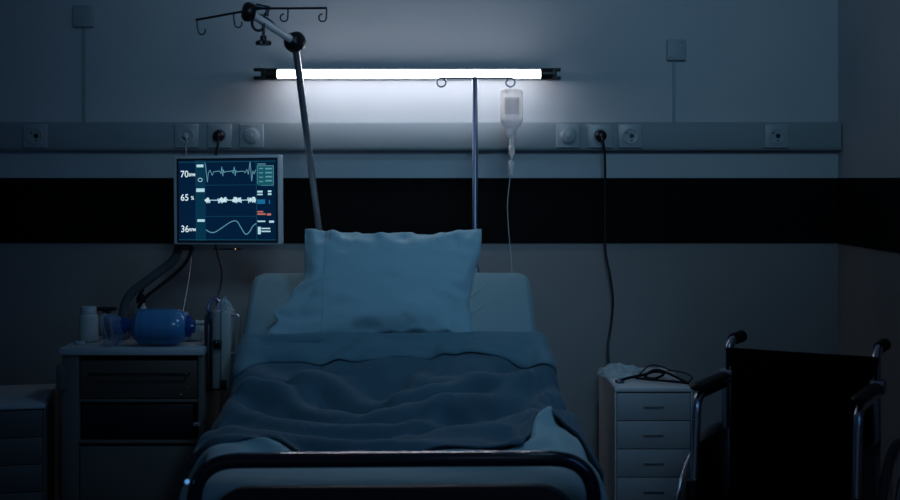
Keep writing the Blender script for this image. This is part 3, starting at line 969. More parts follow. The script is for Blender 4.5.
for sx in (-1, 1):
    MB().box(sx * .42 + FO - .02, sx * .42 + FO + .02, -1.268, -1.256, .50, .52).box(sx * .42 + FO - .02, sx * .42 + FO + .02, -1.268, -1.256, .24, .26).box(sx * .36 - .02, sx * .36 + .02, -1.25, -1.18, .30, .34).build('bracket', M['bedframe'], bed, local=True)
# blue glint on the rail, left, painted as a small glowing button
MB().lathe([(.005, 0), (.005, -.004), (.001, -.006)], (-.4375 + FO - .012, -1.279, P(0, 478, 2.74).z), 'Y', n=12).build('indicator', emit('blue_indicator', (.12, .35, .8), .8), bed, local=True)
# head pole socket for lifting pole
MB().box(-.32, -.26, .0, .05, .90, .94).box(-.40, .40, .0, .045, .30, .36).box(-.30, -.27, .01, .04, .34, .94).box(.28, .31, .01, .04, .34, .94).build('head_support', M['bedframe'], bed, local=True, bevel=.003)

# mattress (bent: raised head section)
prof = [(-.02, 1.015), (.05, 1.0), (.30, .826), (.55, .655), (.60, .640), (.66, .630), (1.00, .612), (1.17, .598), (1.195, .585)]
half = .440
T_ = .10
vs, fs = [], []
ring_n = 0
rows = []
path = []
for (a, za), (b, zb) in zip(prof, prof[1:]):
    m_ = max(1, int((b - a) / .03))
    for i in range(m_):
        t_ = i / m_
        path.append((a + (b - a) * t_, za + (zb - za) * t_))
path.append(prof[-1])
for i, (v, z) in enumerate(path):
    a = path[max(0, i - 1)]
    b = path[min(len(path) - 1, i + 1)]
    tv, tz_ = b[0] - a[0], b[1] - a[1]
    L = math.hypot(tv, tz_)
    nv, nz = tz_ / L, -tv / L
    if nz > 0:
        nv, nz = -nv, -nz           # points under the mattress
    end = min(i, len(path) - 1 - i)
    ins = {0: .022, 1: .004}.get(end, 0)
    hw_ = half - {0: .045, 1: .014, 2: .004}.get(i, 0)
    r = .022
    loop = []
    for (ux, dn) in ((-hw_ + r, 0), (-hw_ + r * .3, r * .3), (-hw_, r), (-hw_, T_ - r), (-hw_ + r * .3, T_ - r * .3), (-hw_ + r, T_), (hw_ - r, T_), (hw_ - r * .3, T_ - r * .3), (hw_, T_ - r), (hw_, r), (hw_ - r * .3, r * .3), (hw_ - r, 0)):
        dn = dn * (1 - 2 * ins / T_) + ins
        loop.append((ux, -(v + nv * dn), z + nz * dn))
    ring_n = len(loop)
    vs += loop
for i in range(len(path) - 1):
    for j in range(ring_n):
        fs.append((i * ring_n + j, i * ring_n + (j + 1) % ring_n, (i + 1) * ring_n + (j + 1) % ring_n, (i + 1) * ring_n + j))
fs += [tuple(range(ring_n)), tuple(range((len(path) - 1) * ring_n, len(path) * ring_n))[::-1]]
mt = thing('mattress', 'teal covered hospital mattress, raised at the head behind the pillow', 'mattress', (HX, HD, 0), (0, 0, R(BR)))
MB().add(vs, fs).build('cover', M['mattress'], mt, local=True, angle=60)
# raised creases in the cover right of the pillow
for (u0, v0, u1, v1) in ((.19, .19, .33, .055), (.22, .23, .30, .15)):
    def on(u, v):
        z = 1.0 + (v - .05) * (.826 - 1.0) / .25
        return Vector((u, -v + .0, z - .0015))
    ll = [on(u0 + (u1 - u0) * t, v0 + (v1 - v0) * t) for t in [i / 12 for i in range(13)]]
    MB().tube(ll, [.0005 + .004 * math.sin(PI * i / 12) for i in range(13)], 8, flat=(1.4, .7)).build('crease', M['mattress'], mt, local=True)
# platform halves below the mattress, part of the bed
MB().box(-.41, .41, -1.19, -.60, .40, .496).build('deck', M['bedframe'], bed, local=True, bevel=.004)
bk = MB()
bk.add([(u, -v, z) for u in (-.40, .40) for (v, z) in ((.58, .545), (.02, .88), (.0, .85), (.58, .50))], [(0, 1, 2, 3), (4, 7, 6, 5), (0, 4, 5, 1), (1, 5, 6, 2), (2, 6, 7, 3), (3, 7, 4, 0)])
bk.build('back_rest', M['bedframe'], bed, local=True)
MB().box(-.03, .03, -.61, -.55, .37, .52).box(-.4, -.34, -1.0, -.9, .34, .41).box(.34, .4, -1.0, -.9, .34, .41).build('deck_support', M['bedframe'], bed, local=True)

# ---- blanket
NV_, NU_ = 84, 96
B = resample(grid([
-937,-1,0,-1,-1,-2,-2,-2,-2,-2,0,4,5,11,11,13,44,47,46,46,46,46,46,47,46,46,46,46,46,46,47,46,46,46,46,46,47,46,46,46,46,46,46,47,46,46,46,46,46,47,46,46,46,46,36,27,22,8,-2,4,3,3,4,4,4,4,-35,-1,-1,-1,0,3,5,8,10,12,8,-4,-9,-10,5,10,1,0,-2,
2,1,0,0,-2,0,1,-1,-2,1,0,0,-1,-1,0,0,0,-1,1,1,1,1,1,-3,-2,0,1,0,0,1,0,-1,1,1,0,-1,0,2,6,2,-9,-4,-2,-3,-3,-3,-3,-39,2,3,8,10,12,12,7,1,-7,-14,-11,-3,14,8,-2,-1,0,0,0,1,2,-2,0,0,-2,-1,-1,0,1,-1,-1,1,-2,0,1,1,1,1,0,1,-1,-1,-1,1,-1,1,0,0,1,0,0,
1,-1,1,0,-3,1,12,5,-10,-6,-1,0,-1,-3,-25,18,15,12,8,1,-7,-12,-16,-15,-8,3,22,13,-10,1,0,0,1,0,0,-1,1,-1,-2,-2,-1,2,0,0,-2,1,-3,2,2,1,0,1,0,1,0,-4,1,0,0,0,0,1,1,-1,1,1,-1,-1,1,0,2,-6,-3,16,10,-10,-8,1,3,4,44,-1,0,-10,-11,-15,-16,-15,-8,-2,
10,24,14,-12,-4,6,-4,-1,2,0,-1,-3,-1,0,-2,0,2,3,0,-4,0,-2,3,3,1,0,0,0,0,0,-1,-3,1,1,-1,0,1,1,0,-1,1,0,1,-2,2,-4,7,1,-12,-2,20,12,-10,-13,0,2,30,-4,-9,-12,-14,-15,-11,-3,2,13,25,16,-8,-13,4,-2,0,1,0,0,-1,-3,2,0,-1,0,3,0,-6,-1,0,4,4,2,1,-3,1,
-1,-1,1,-2,-1,-1,0,-1,2,0,1,0,0,0,0,0,-1,2,1,-4,8,-4,-12,2,23,9,-10,-14,-1,20,-14,-19,-12,-12,-4,1,6,19,24,12,-7,-14,-1,4,-4,4,-1,-1,-3,-5,4,2,-1,-1,4,-1,-8,0,3,5,5,2,1,-5,-1,0,0,0,0,-5,1,0,0,1,0,1,-1,0,-1,1,0,0,0,1,3,-8,7,4,-8,-11,3,23,14,
-8,-17,-4,-19,-10,-5,1,3,10,19,20,11,-7,-13,-9,6,-3,2,1,0,-1,-6,2,1,-2,1,2,0,-9,0,6,5,4,1,-2,-3,2,-3,-1,1,2,-5,-4,4,1,-1,2,0,0,0,-2,1,0,0,0,-1,1,6,-7,0,11,-6,-9,-10,9,21,11,0,-36,2,2,2,4,13,19,19,7,-10,-14,-13,5,1,1,2,-1,-5,-3,4,2,-3,-3,2,
3,-8,0,10,4,2,-3,-4,-2,0,-1,3,2,1,-4,-9,6,1,0,2,0,1,-1,-1,-1,1,0,0,0,-1,0,4,4,-12,12,3,-7,-8,-9,8,18,7,-27,-3,1,10,17,21,18,1,-16,-15,-10,1,4,-3,-1,3,-1,0,-3,0,-1,0,2,1,-5,2,11,0,0,-4,-3,-1,-1,0,1,5,0,-4,-9,5,2,0,1,2,0,-1,0,-2,0,0,1,0,-1,0,
-3,0,14,-10,0,13,-8,-2,-9,-6,12,10,-36,9,18,22,21,11,-6,-18,-15,-7,-2,4,1,-3,-4,1,0,1,1,-1,2,3,1,-6,2,8,0,-1,-5,-3,1,-1,2,1,2,0,-2,-10,3,4,1,0,2,-1,0,1,-2,0,0,0,-1,0,1,-2,-3,-2,10,8,-17,14,2,-9,3,-12,2,11,-14,30,19,11,0,-12,-17,-13,-4,0,1,
-3,1,5,-1,-2,-7,-2,4,4,0,-4,0,6,5,-1,-1,-3,-1,-1,0,2,0,-1,0,-1,-7,0,4,2,-1,2,0,1,0,-1,-1,-1,0,0,0,0,-1,2,6,-2,-12,19,-5,-9,18,-10,-6,1,-8,10,22,12,4,-4,-10,-12,-9,-3,1,3,2,-2,-11,1,1,1,-7,3,1,1,0,4,2,2,1,-1,-3,-2,2,3,1,-1,-2,-1,-1,-4,-3,6,
2,-1,1,1,1,-1,0,-1,-2,1,0,-1,0,0,1,2,1,2,-11,6,17,-20,8,10,-16,1,-9,9,29,-4,-4,-4,-8,-7,-6,-1,6,5,-1,1,-6,-13,10,-2,5,-3,0,0,2,2,0,0,0,-5,-1,3,1,1,-1,-1,0,0,-1,-4,2,3,2,-1,1,1,-1,1,-1,-2,0,-2,1,1,-2,0,-1,2,0,7,1,-15,18,2,-21,19,0,-15,1,-14,
19,-1,-4,-11,-10,-5,1,11,8,-5,-8,-8,1,17,5,-3,-2,0,1,-2,0,-1,-1,-1,-3,2,2,0,-1,-2,-3,0,2,0,-2,0,5,1,-2,0,1,-1,0,0,-1,-2,0,0,1,1,1,-3,1,5,3,-5,-1,-8,4,18,-15,-7,20,-9,-8,-2,17,-7,-8,-12,-4,0,14,12,-11,-15,-8,-2,8,5,-8,4,8,6,3,4,1,-1,-3,0,-1,
1,-2,-4,-1,2,3,-1,0,1,-3,2,3,-1,-2,2,0,0,0,-1,-2,-1,0,1,0,0,0,3,0,-1,-1,-9,-1,3,-3,18,3,-20,12,8,-11,-3,13,-11,-11,-2,-2,12,14,-12,-6,2,-4,-4,-3,-7,15,11,3,1,-1,-2,-4,-3,3,-3,-4,0,3,5,-1,0,1,1,0,-4,-1,3,-1,-1,2,0,0,0,0,-2,-2,1,1,2,1,1,1,0,
0,0,-1,8,-2,-7,-13,9,14,-13,-7,17,-4,-9,5,-7,-5,-4,6,15,-5,-2,1,-10,-5,4,4,2,7,-1,-4,-4,-3,-1,1,4,1,-1,0,1,1,1,1,0,0,1,-3,-3,3,2,-1,0,1,1,-1,-1,0,-2,0,1,2,2,1,-1,0,0,0,-1,0,-1,4,5,-15,-3,17,-3,-16,12,4,-8,5,-9,-6,2,15,-1,-9,-3,-2,-4,7,15,1,
0,-13,-6,2,-1,-1,1,1,0,0,2,4,0,0,0,2,0,-3,0,-2,1,4,-1,-1,1,1,-1,0,1,-3,-1,2,2,1,0,0,0,1,0,-1,-2,-3,8,12,-3,-14,-7,11,3,-13,1,10,-5,2,-8,-5,8,6,-9,-5,1,2,5,3,7,14,2,-12,-13,-5,-2,1,0,1,1,-1,1,3,2,0,-1,1,-1,0,-1,0,4,-1,-1,2,1,-1,0,1,-2,-3,2,
2,1,1,0,-1,0,0,0,1,2,2,-2,-1,2,0,-10,6,5,-9,-5,9,-1,-3,-1,2,6,-17,-12,1,2,4,16,9,-13,-2,-7,11,1,-8,4,1,0,-1,0,1,1,2,0,0,0,-1,1,1,0,1,1,0,0,1,1,-1,0,-1,-3,1,2,2,1,1,-1,0,0,-1,0,1,1,2,-2,-5,9,0,-9,3,4,-6,-7,7,2,-1,2,-3,-9,-9,-6,-1,-4,-3,0,9,
6,-8,-1,-1,12,12,-3,0,1,2,0,0,1,-1,0,1,0,0,1,1,-1,3,0,-1,2,0,-1,1,1,-3,-1,3,2,0,1,-1,1,-1,0,-1,1,-1,1,-1,-8,6,7,1,-3,-2,-1,-1,-6,3,5,-1,2,-5,-8,-5,1,0,2,-1,-1,-5,0,3,7,1,8,0,-2,0,0,0,0,1,-1,0,0,-1,1,1,0,1,2,0,-1,2,0,0,0,0,-1,-3,3,3,1,1,-1,
0,-2,0,-1,1,-1,0,0,-2,5,5,-7,0,3,-3,-1,-2,-3,2,4,-3,4,2,-5,0,-5,-8,1,4,3,2,0,1,-2,1,0,0,4,-1,0,-1,0,0,0,0,0,1,0,1,0,0,1,0,1,0,1,-1,0,0,-3,2,3,1,0,0,-3,-2,1,0,2,0,0,0,-1,3,5,-4,-10,3,9,-5,-5,1,0,-1,4,2,-9,1,-1,2,6,1,-2,-2,0,3,0,-4,1,0,0,-2,
0,1,0,1,1,0,1,0,0,0,0,0,0,0,0,0,1,-1,0,0,1,-2,-1,4,1,0,-1,-1,-1,-1,1,1,0,1,1,0,1,0,1,-9,-4,9,7,-8,-4,1,2,-2,5,-19,18,11,12,10,5,9,-1,-3,0,6,1,-5,-15,-19,-12,-3,3,2,2,1,0,1,0,0,0,-1,0,-1,0,-1,0,0,-1,1,-1,1,0,-1,3,1,-1,-2,-1,-1,3,3,1,2,0,0,0,
2,-2,-4,-6,-4,-2,14,6,-15,-4,4,3,1,-3,-54,22,27,15,8,1,4,14,9,-1,-11,-4,-4,2,-1,-8,-5,-5,2,1,0,-1,-5,0,0,-1,-1,-2,0,-1,1,-1,1,0,0,0,0,-2,2,0,1,0,0,-1,1,1,2,1,-1,1,0,-1,-2,-2,-3,-7,3,1,14,-5,-12,-2,6,6,-1,-2,-61,7,9,13,12,14,2,-3,2,3,-9,-13,
7,16,9,3,4,2,1,-1,-2,-6,-5,-1,-2,0,0,1,-1,1,-1,1,0,0,0,0,-1,1,1,1,-1,0,1,1,1,1,0,-1,-1,-1,0,0,-1,3,1,-13,-4,13,6,-10,-8,0,7,6,-2,-3,-41,-10,-10,-9,-7,-4,-1,-1,3,8,20,22,9,-3,5,13,9,5,-3,-3,-2,1,-2,-1,3,0,0,1,0,0,0,0,0,0,0,0,1,1,1,2,1,2,0,
-2,-2,0,0,-1,-2,-1,-1,0,2,0,-4,4,0,6,-4,-12,-5,2,13,5,-5,-4,-69,-7,-8,-3,-2,2,4,8,8,10,12,12,10,12,9,-2,-2,-1,-2,-1,0,1,9,1,-1,1,1,-1,1,0,1,-1,0,1,0,1,1,1,2,1,1,0,1,2,-5,-2,-3,-2,0,0,1,0,0,0,-2,-2,4,9,-11,-14,-2,9,17,-1,-9,-1,-15,-6,-1,2,8,
8,11,11,11,8,5,3,-2,-5,-11,-15,-13,-3,0,-1,1,4,1,-1,0,1,0,1,-1,0,0,1,0,0,1,1,1,2,0,1,1,-2,-2,0,1,-2,-3,-2,2,1,0,1,-1,-1,2,1,8,-3,-19,-9,2,22,9,-8,-9,1,33,9,12,11,9,8,4,1,-3,-7,-13,-18,-18,-21,-13,-6,10,1,0,0,-1,0,0,2,1,-1,1,0,1,-1,0,0,1,0,
0,1,0,0,1,0,-1,0,-2,-2,4,0,-1,1,0,1,0,0,-1,0,-2,5,6,-14,-14,-3,17,20,-6,-15,-4,7,71,5,8,4,-1,-6,-8,-19,-17,-17,-9,-9,-3,-3,-1,6,-4,-4,3,3,1,0,0,0,0,1,0,0,0,1,0,0,-1,0,0,-1,0,0,-1,1,1,1,-3,0,1,1,2,2,1,0,-1,-1,0,-1,-2,9,-6,-13,-9,8,22,3,-14,
-9,2,8,45,7,-6,-17,-18,-13,-4,1,1,-4,-4,1,2,8,1,-1,-3,2,-1,1,2,0,1,0,0,0,0,0,0,0,0,0,0,0,-1,0,-1,-1,0,-1,0,2,3,-1,-1,1,4,3,1,-1,-4,-1,1,-2,4,-2,-8,-9,1,20,7,-13,-10,-2,6,7,68,-12,-18,-26,-19,-9,-7,-2,-1,7,-7,1,3,7,9,6,-1,-1,0,0,0,2,0,1,0,0,
0,0,0,0,0,0,0,0,1,-1,1,-1,-1,-2,-2,-1,3,4,2,1,0,0,-2,0,1,-1,0,0,1,-5,-5,-8,15,15,-11,-13,-2,2,6,6,45,-17,-13,0,-4,-9,-8,-6,-1,-6,22,7,5,-1,-11,-4,-1,0,1,0,1,0,1,0,0,-1,1,0,0,0,0,0,1,0,0,0,0,0,0,0,0,0,0,1,-1,1,0,-2,0,-2,3,1,-2,2,-2,-2,-10,6,
19,-9,-13,-2,1,5,2,5,-5,-3,1,11,10,6,-5,-6,-8,-4,-3,10,-3,2,5,-10,2,2,-1,1,-1,0,0,-1,0,1,-1,0,0,0,0,1,-1,1,0,1,-1,0,1,0,1,-1,0,-1,1,-1,-1,0,0,0,0,1,1,-1,-1,-1,-7,17,-5,-14,-5,1,4,7,-1,-14,13,1,6,7,8,4,2,-1,-7,-4,-16,-14,-3,-3,4,9,-1,0,0,-1,
0,-1,-1,0,-1,0,0,0,0,0,0,-1,0,0,1,0,1,1,0,0,0,0,0,0,-1,0,-1,-3,0,2,1,1,0,0,2,-10,11,1,-18,-6,3,6,10,8,-8,-15,-14,4,5,2,2,2,6,6,8,6,2,-4,-3,-9,-12,1,1,1,0,0,-1,-1,0,-1,1,0,-1,0,-1,0,0,0,0,-1,-1,1,0,1,0,2,0,-1,0,1,0,0,-1,3,0,-1,0,1,0,0,-4,-1,
3,-17,1,11,10,6,-1,-11,-2,-3,-49,3,10,5,1,-1,-3,1,2,5,6,6,6,7,3,-6,5,2,1,-1,0,0,-1,0,0,-1,0,0,0,0,0,-1,0,0,0,-1,0,0,0,0,0,2,1,-1,1,0,3,0,1,0,-1,0,1,0,-7,2,-11,6,12,5,-2,-6,-8,-2,3,-2,-60,10,-4,-4,-3,1,2,2,2,2,4,8,9,11,16,7,1,1,-2,0,0,0,0,
-1,-1,0,1,-1,1,-1,0,0,0,-1,0,0,0,-1,0,0,0,0,0,0,0,1,0,1,0,1,1,0,0,-1,0,-3,6,2,-6,-7,-4,-2,1,3,3,3,-7,-6,-6,-6,-5,-4,1,1,-1,-1,2,6,7,9,7,8,5,-1,0,-2,-2,0,-1,-1,0,0,-2,1,-1,0,0,0,-1,1,-1,0,0,0,0,-1,0,0,0,0,0,0,0,0,0,0,0,0,2,0,0,5,-10,-4,1,2,
3,4,5,5,2,0,21,-9,-1,-1,0,0,-5,-7,-6,0,1,1,2,4,7,7,-3,-1,-1,-2,1,-1,-4,0,-1,0,0,-1,0,1,-1,0,0,0,0,-1,-1,0,0,0,1,0,-1,1,0,-1,0,0,-1,0,-1,-1,-1,2,5,-3,1,17,7,4,3,1,2,2,-1,0,24,16,4,3,3,0,-5,-8,-5,-4,5,5,-2,-5,-5,-10,-3,-3,-2,2,-3,-2,1,-2,-2,
0,0,-1,1,-1,0,0,1,-1,-1,-2,-1,-1,1,1,1,1,0,-1,0,-1,-1,0,0,-1,1,-2,-1,1,3,0,5,-4,8,11,6,7,2,-3,6,5,23,-9,-2,-3,-5,-6,-6,-3,7,17,12,5,3,3,-18,-7,0,-1,-1,-1,0,-4,0,-2,-1,0,2,-1,-1,0,1,1,-1,-1,-1,-2,-1,-3,-1,1,1,1,1,1,-1,0,0,0,0,1,-1,-1,-3,0,6,
-4,5,-13,-11,4,14,13,8,4,8,7,-44,4,-1,2,-1,3,10,14,18,12,4,4,4,-19,-10,11,0,-1,-2,-1,-2,-4,1,2,-1,-1,-2,1,-1,1,0,0,0,-1,0,2,-2,-1,-3,-1,-1,1,1,1,1,1,1,-1,1,-1,-2,-1,-2,-4,4,10,-11,11,-4,-20,-11,1,12,18,9,13,-32,2,5,4,-2,-6,13,24,13,2,1,1,
-15,-23,19,4,3,-6,0,-2,-2,-2,-3,2,1,-1,0,-2,0,0,0,0,1,1,1,0,1,1,2,-1,-1,-2,0,-1,-1,0,-1,-1,-1,-1,1,-1,-4,0,0,16,3,-16,7,1,-13,-21,-1,5,2,-3,38,-20,-20,-25,-8,20,21,12,6,2,1,-10,-28,5,14,0,1,-2,-4,1,2,-5,-1,1,2,-3,0,0,0,0,1,0,-1,0,1,0,0,1,0,
0,-2,-1,-1,0,0,1,0,1,-1,0,0,-4,-2,-3,-5,7,29,-6,-22,-1,15,-6,-12,1,-10,-14,3,-14,-10,4,17,17,6,0,-1,2,-7,-25,-7,21,0,-1,1,-3,0,-4,-2,4,0,0,1,1,-2,0,-1,1,0,0,0,-2,-1,1,3,1,-2,-2,1,-1,0,0,0,0,1,0,0,1,-1,-3,-3,-4,-5,-1,11,27,-2,-17,-13,11,-5,
-2,6,7,-41,5,16,25,23,7,-3,-3,0,-4,-21,-25,13,19,-7,1,-2,-3,-2,-1,0,7,2,-1,-2,-1,-1,1,0,-1,-1,-1,0,1,-1,2,0,-2,1,0,-1,0,0,0,1,-1,0,1,2,0,-3,-1,-2,-4,-8,-2,1,23,23,-4,-21,-21,-2,-1,7,10,-28,23,24,20,8,-3,-4,-3,-5,-19,-28,-3,18,6,-3,3,-1,2,
-11,3,0,5,1,2,0,-1,0,-2,0,-2,-1,-1,-1,1,1,-1,-1,-1,0,1,-1,0,0,-1,0,1,0,0,0,0,-1,-1,-6,2,-5,-4,-1,5,23,20,-2,-13,-24,-19,-4,2,3,15,14,7,-2,-1,-1,-1,-17,-29,-10,8,17,-1,1,2,2,0,-5,0,2,-1,4,-1,0,3,-1,-3,0,-2,-2,-1,-1,-1,1,-2,-1,2,0,0,1,0,-3,0,
-2,0,-1,0,1,0,1,1,-4,1,-4,-4,0,-2,10,24,12,2,-10,-28,-20,-10,13,14,5,-2,2,-3,-1,-11,-26,-13,0,16,9,-4,6,3,2,-4,2,2,-3,0,-1,1,2,-1,-3,1,-2,-2,-1,-2,-1,-1,-2,2,1,0,1,0,1,-1,-1,-2,-1,-2,0,-3,-1,1,1,2,-1,1,-2,-7,2,-1,0,14,23,11,2,-8,-27,-27,33,
0,-1,-1,0,-1,-12,-28,-15,-3,12,20,2,-6,5,4,2,-2,3,1,-3,-3,0,0,0,-1,-1,1,-2,-1,-3,1,-3,0,-2,-1,1,2,1,0,0,0,-1,-2,2,-1,-3,-3,-1,0,1,2,-1,1,-2,-7,2,1,-2,3,18,21,9,1,-6,-20,32,1,0,1,-3,-11,-28,-19,-4,5,20,17,-7,-5,5,1,2,1,1,2,0,-3,0,0,-2,-3,1,
3,-3,-2,-3,0,0,-1,1,-1,-1,1,-1,1,-2,-2,0,0,0,0,0,0,-1,-1,2,-2,1,-1,-4,-6,1,3,1,-2,8,20,17,7,0,-1,36,-2,-1,-5,-14,-24,-15,-3,2,10,20,8,-12,1,3,-1,0,6,-4,-1,4,1,-1,-1,-3,-1,4,-1,-3,-4,-2,0,2,-1,2,1,-1,-1,-1,-2,-2,-5,0,-1,-2,3,0,4,1,1,0,-2,1,
0,-9,-2,-1,3,-1,6,-5,8,22,15,4,2,37,-2,-6,-14,-22,-15,-4,-1,3,17,15,0,-8,4,1,0,-3,8,-5,-4,5,1,-1,-1,-1,2,3,-2,-1,-1,-5,-7,4,1,-1,0,2,-1,0,0,-1,-8,-2,0,-1,-1,3,1,1,1,0,1,3,-3,-5,1,-2,-2,-1,1,6,-9,13,25,14,3,33,-6,-13,-19,-16,-6,-1,2,9,19,8,
1,0,-7,-2,-1,-1,6,1,-7,-1,5,1,0,0,4,-1,-6,2,5,1,-15,-4,3,1,0,0,1,1,3,-1,-5,1,0,-3,-4,-1,1,0,-1,0,1,3,-4,0,3,-3,0,1,-9,-5,5,-7,16,30,18,29,-15,-18,-15,-7,-2,1,6,16,15,0,-3,4,4,-9,-8,0,1,4,-2,1,0,2,0,3,2,-1,-3,-3,0,7,-8,-9,-1,0,1,1,1,1,0,0,
-6,1,4,4,-1,-2,-3,-1,-2,-1,-2,4,2,0,-4,-3,2,0,-7,-1,-6,-3,-3,17,32,14,-15,-15,-9,-3,-1,3,8,21,9,1,-8,-11,8,-2,5,-6,-1,0,2,3,2,0,1,3,0,-1,0,-1,-3,7,-10,-8,-1,2,0,-1,0,1,-3,1,-14,0,2,2,5,3,2,2,1,-1,-3,-3,6,0,-12,-1,3,5,-4,4,-5,-17,-2,-4,9,
-455,-3,-2,-2,-4,-4,-6,-7,-10,-12,-14,-17,-18,-20,-22,-23,-1,0,0,0,0,0,0,0,0,0,0,0,0,0,0,0,0,0,0,0,0,0,0,0,0,0,0,0,0,0,0,0,0,0,0,0,0,0,6,12,15,15,14,13,14,13,13,13,13,13,14,-2,-4,-7,-8,-9,-9,-8,-5,-3,-1,1,3,4,3,1,-2,-1,9,1,0,-1,6,0,3,-1,-8,
-7,1,5,0,-7,-2,1,5,-1,1,1,1,-3,3,-2,-7,6,-1,-3,-3,2,-1,0,4,0,0,-4,-3,-2,-2,0,1,-1,0,2,2,2,3,2,2,-10,-10,-10,-6,-4,0,2,-1,0,2,6,4,0,-2,-2,-2,1,3,1,1,-1,2,-2,-3,5,-1,3,-1,-5,-5,-4,3,8,-3,1,1,2,-1,-1,-1,-4,1,2,-2,-3,-1,1,-2,1,2,0,-1,-5,-1,0,0,
2,2,2,-2,0,1,0,0,1,-34,-4,-2,3,3,3,0,-2,4,7,7,0,-7,-1,-4,0,-3,4,-2,-2,1,3,-5,3,0,-5,7,6,-4,-9,-9,7,10,-3,-2,2,2,-1,-1,2,-2,-4,2,0,-2,-4,2,-2,-2,2,0,0,-1,-3,-1,4,1,2,3,3,2,-5,-4,1,0,0,-30,-1,3,-1,-1,-2,4,10,10,3,-9,-6,1,-6,-2,1,-3,3,-4,-2,1,
-1,-3,1,1,-2,4,-8,-4,-4,8,15,-3,-4,3,0,-4,-1,2,3,-2,-3,4,-2,-5,0,1,-4,2,2,-2,1,0,-1,-2,4,2,2,2,3,1,2,-6,-5,0,0,-41,4,1,2,3,12,14,7,-6,-15,-1,3,-5,-6,-1,-2,2,-4,-4,1,-5,3,0,-7,-4,5,-6,0,-1,8,18,0,-6,3,-3,-5,-2,3,3,2,-2,-1,4,-6,-3,2,-1,-2,3,
1,0,2,-1,0,-1,2,3,-1,0,3,2,1,5,-7,-7,-1,-36,3,2,10,18,12,-3,-17,-14,3,5,-7,-8,-3,-2,-3,0,-7,-4,-5,3,-1,-4,-4,4,-1,4,4,9,17,2,-7,-1,-4,-3,3,3,-3,1,-2,-5,4,1,-9,1,4,0,2,4,2,1,0,0,0,0,-1,1,-2,0,-1,2,0,1,4,-4,-8,-36,11,15,17,7,-12,-19,-9,5,5,
-12,-12,-4,-2,-3,-2,-1,-4,-6,4,0,-10,2,6,7,4,5,7,12,3,-6,-4,-4,-1,4,10,-2,-6,-8,-10,-3,10,-8,-4,7,4,1,6,4,1,1,-1,1,-1,1,-3,0,-1,-4,-4,-1,2,-3,0,2,-2,-6,16,8,-7,-20,-18,-5,7,2,-13,-10,-2,-1,0,0,0,0,-5,3,3,-2,4,8,4,-1,2,1,6,4,-6,-6,-2,1,0,2,
-6,-7,-4,-7,-4,9,1,-7,7,7,1,4,5,4,1,-1,0,-1,0,1,-1,-3,-1,-3,-4,-4,-2,0,-1,-2,1,22,-8,-15,-22,-16,0,7,-2,-11,-7,1,2,3,2,3,6,-2,-2,8,-3,-1,10,-1,-2,-3,-1,5,4,-3,-6,-4,4,2,-4,-10,-13,-4,-2,-3,9,6,-6,5,8,2,1,4,5,2,-1,-1,-1,2,-2,4,0,-6,-2,-3,-3,
-5,-3,1,-2,-1,1,13,-32,-22,-9,4,6,-4,-8,-2,4,4,4,4,3,1,5,-3,6,0,0,4,-6,-10,2,2,5,4,-2,-7,-3,2,-1,-8,-9,-8,-4,-1,-1,9,10,-4,0,8,5,0,2,3,3,-1,0,-2,-1,0,1,3,2,-5,-4,-2,-4,-3,-3,-2,3,-1,-1,-52,-1,1,7,2,-6,-3,3,5,5,4,3,2,2,8,4,-3,0,-10,-4,-6,0,
3,3,2,0,-6,-4,-5,2,-5,-11,-6,0,3,1,3,6,11,-1,-1,6,4,-1,0,2,3,-1,-1,-3,-2,1,0,2,-3,2,7,-7,-4,-2,-2,-3,-1,0,2,-2,-46,6,4,0,-2,-1,2,3,3,1,2,1,1,1,2,-3,-1,-1,-2,-1,1,0,3,-2,-4,-3,1,-4,-10,-8,-3,2,4,2,2,4,6,6,2,-3,2,4,0,-2,1,3,2,-3,-2,-2,0,-3,2,
5,0,-5,7,-2,-2,-2,-1,-1,-3,0,4,-3,-49,7,4,2,0,2,2,0,0,1,0,1,5,1,-3,-3,3,-5,2,2,-1,0,4,-4,-7,-3,-5,-9,1,-3,-1,1,2,4,5,5,4,6,-4,-2,3,3,-3,-2,1,2,-1,-1,-3,-4,-2,2,-3,8,6,-4,-5,8,-6,1,-1,0,-1,-2,3,9,-35,0,0,-2,-1,0,-1,2,1,0,3,4,2,2,2,-2,6,2,-2,
-6,-1,5,1,-12,-9,-15,-11,-4,2,5,8,5,6,4,2,1,4,1,-3,0,4,-1,-3,0,1,1,-1,-1,-3,-2,-2,-1,3,3,-4,0,0,5,-1,-1,0,1,1,-1,0,3,-45,-6,-4,-2,0,1,5,6,1,6,5,3,-2,0,3,5,-7,-1,-4,5,1,-11,-10,-1,-7,-2,-1,6,8,3,3,-1,-1,0,0,2,4,-3,-1,5,1,-4,-1,2,4,0,-2,0,-3,
-1,1,0,2,0,-1,0,-1,-1,2,-2,1,0,1,2,-2,0,-66,1,2,3,5,7,8,-1,1,-2,-1,-2,-2,1,2,7,3,0,-1,-10,-10,2,-2,4,5,3,2,1,2,-1,-7,-1,0,1,2,5,-2,-2,2,3,-4,-3,2,5,2,0,-2,-3,2,6,6,4,-1,-2,-8,-9,-2,-1,7,-4,4,-1,1,0,-1,-1,-57,4,4,4,3,2,-7,-5,-3,-1,-4,-3,-2,
0,3,-4,-1,2,5,5,9,1,2,2,3,3,-1,-5,-5,-3,1,2,2,1,3,-1,-5,0,5,-3,-3,2,4,3,0,-1,-1,-4,0,1,0,1,2,0,-2,-4,0,2,2,1,0,0,1,0,0,-1,-44,-3,-2,-4,-4,-6,-6,-2,-2,1,2,1,4,2,-1,3,6,6,3,3,-1,-3,-2,1,0,-1,-1,1,-2,3,4,1,-1,1,0,-3,0,4,-1,-2,0,3,5,1,-2,-2,-3,
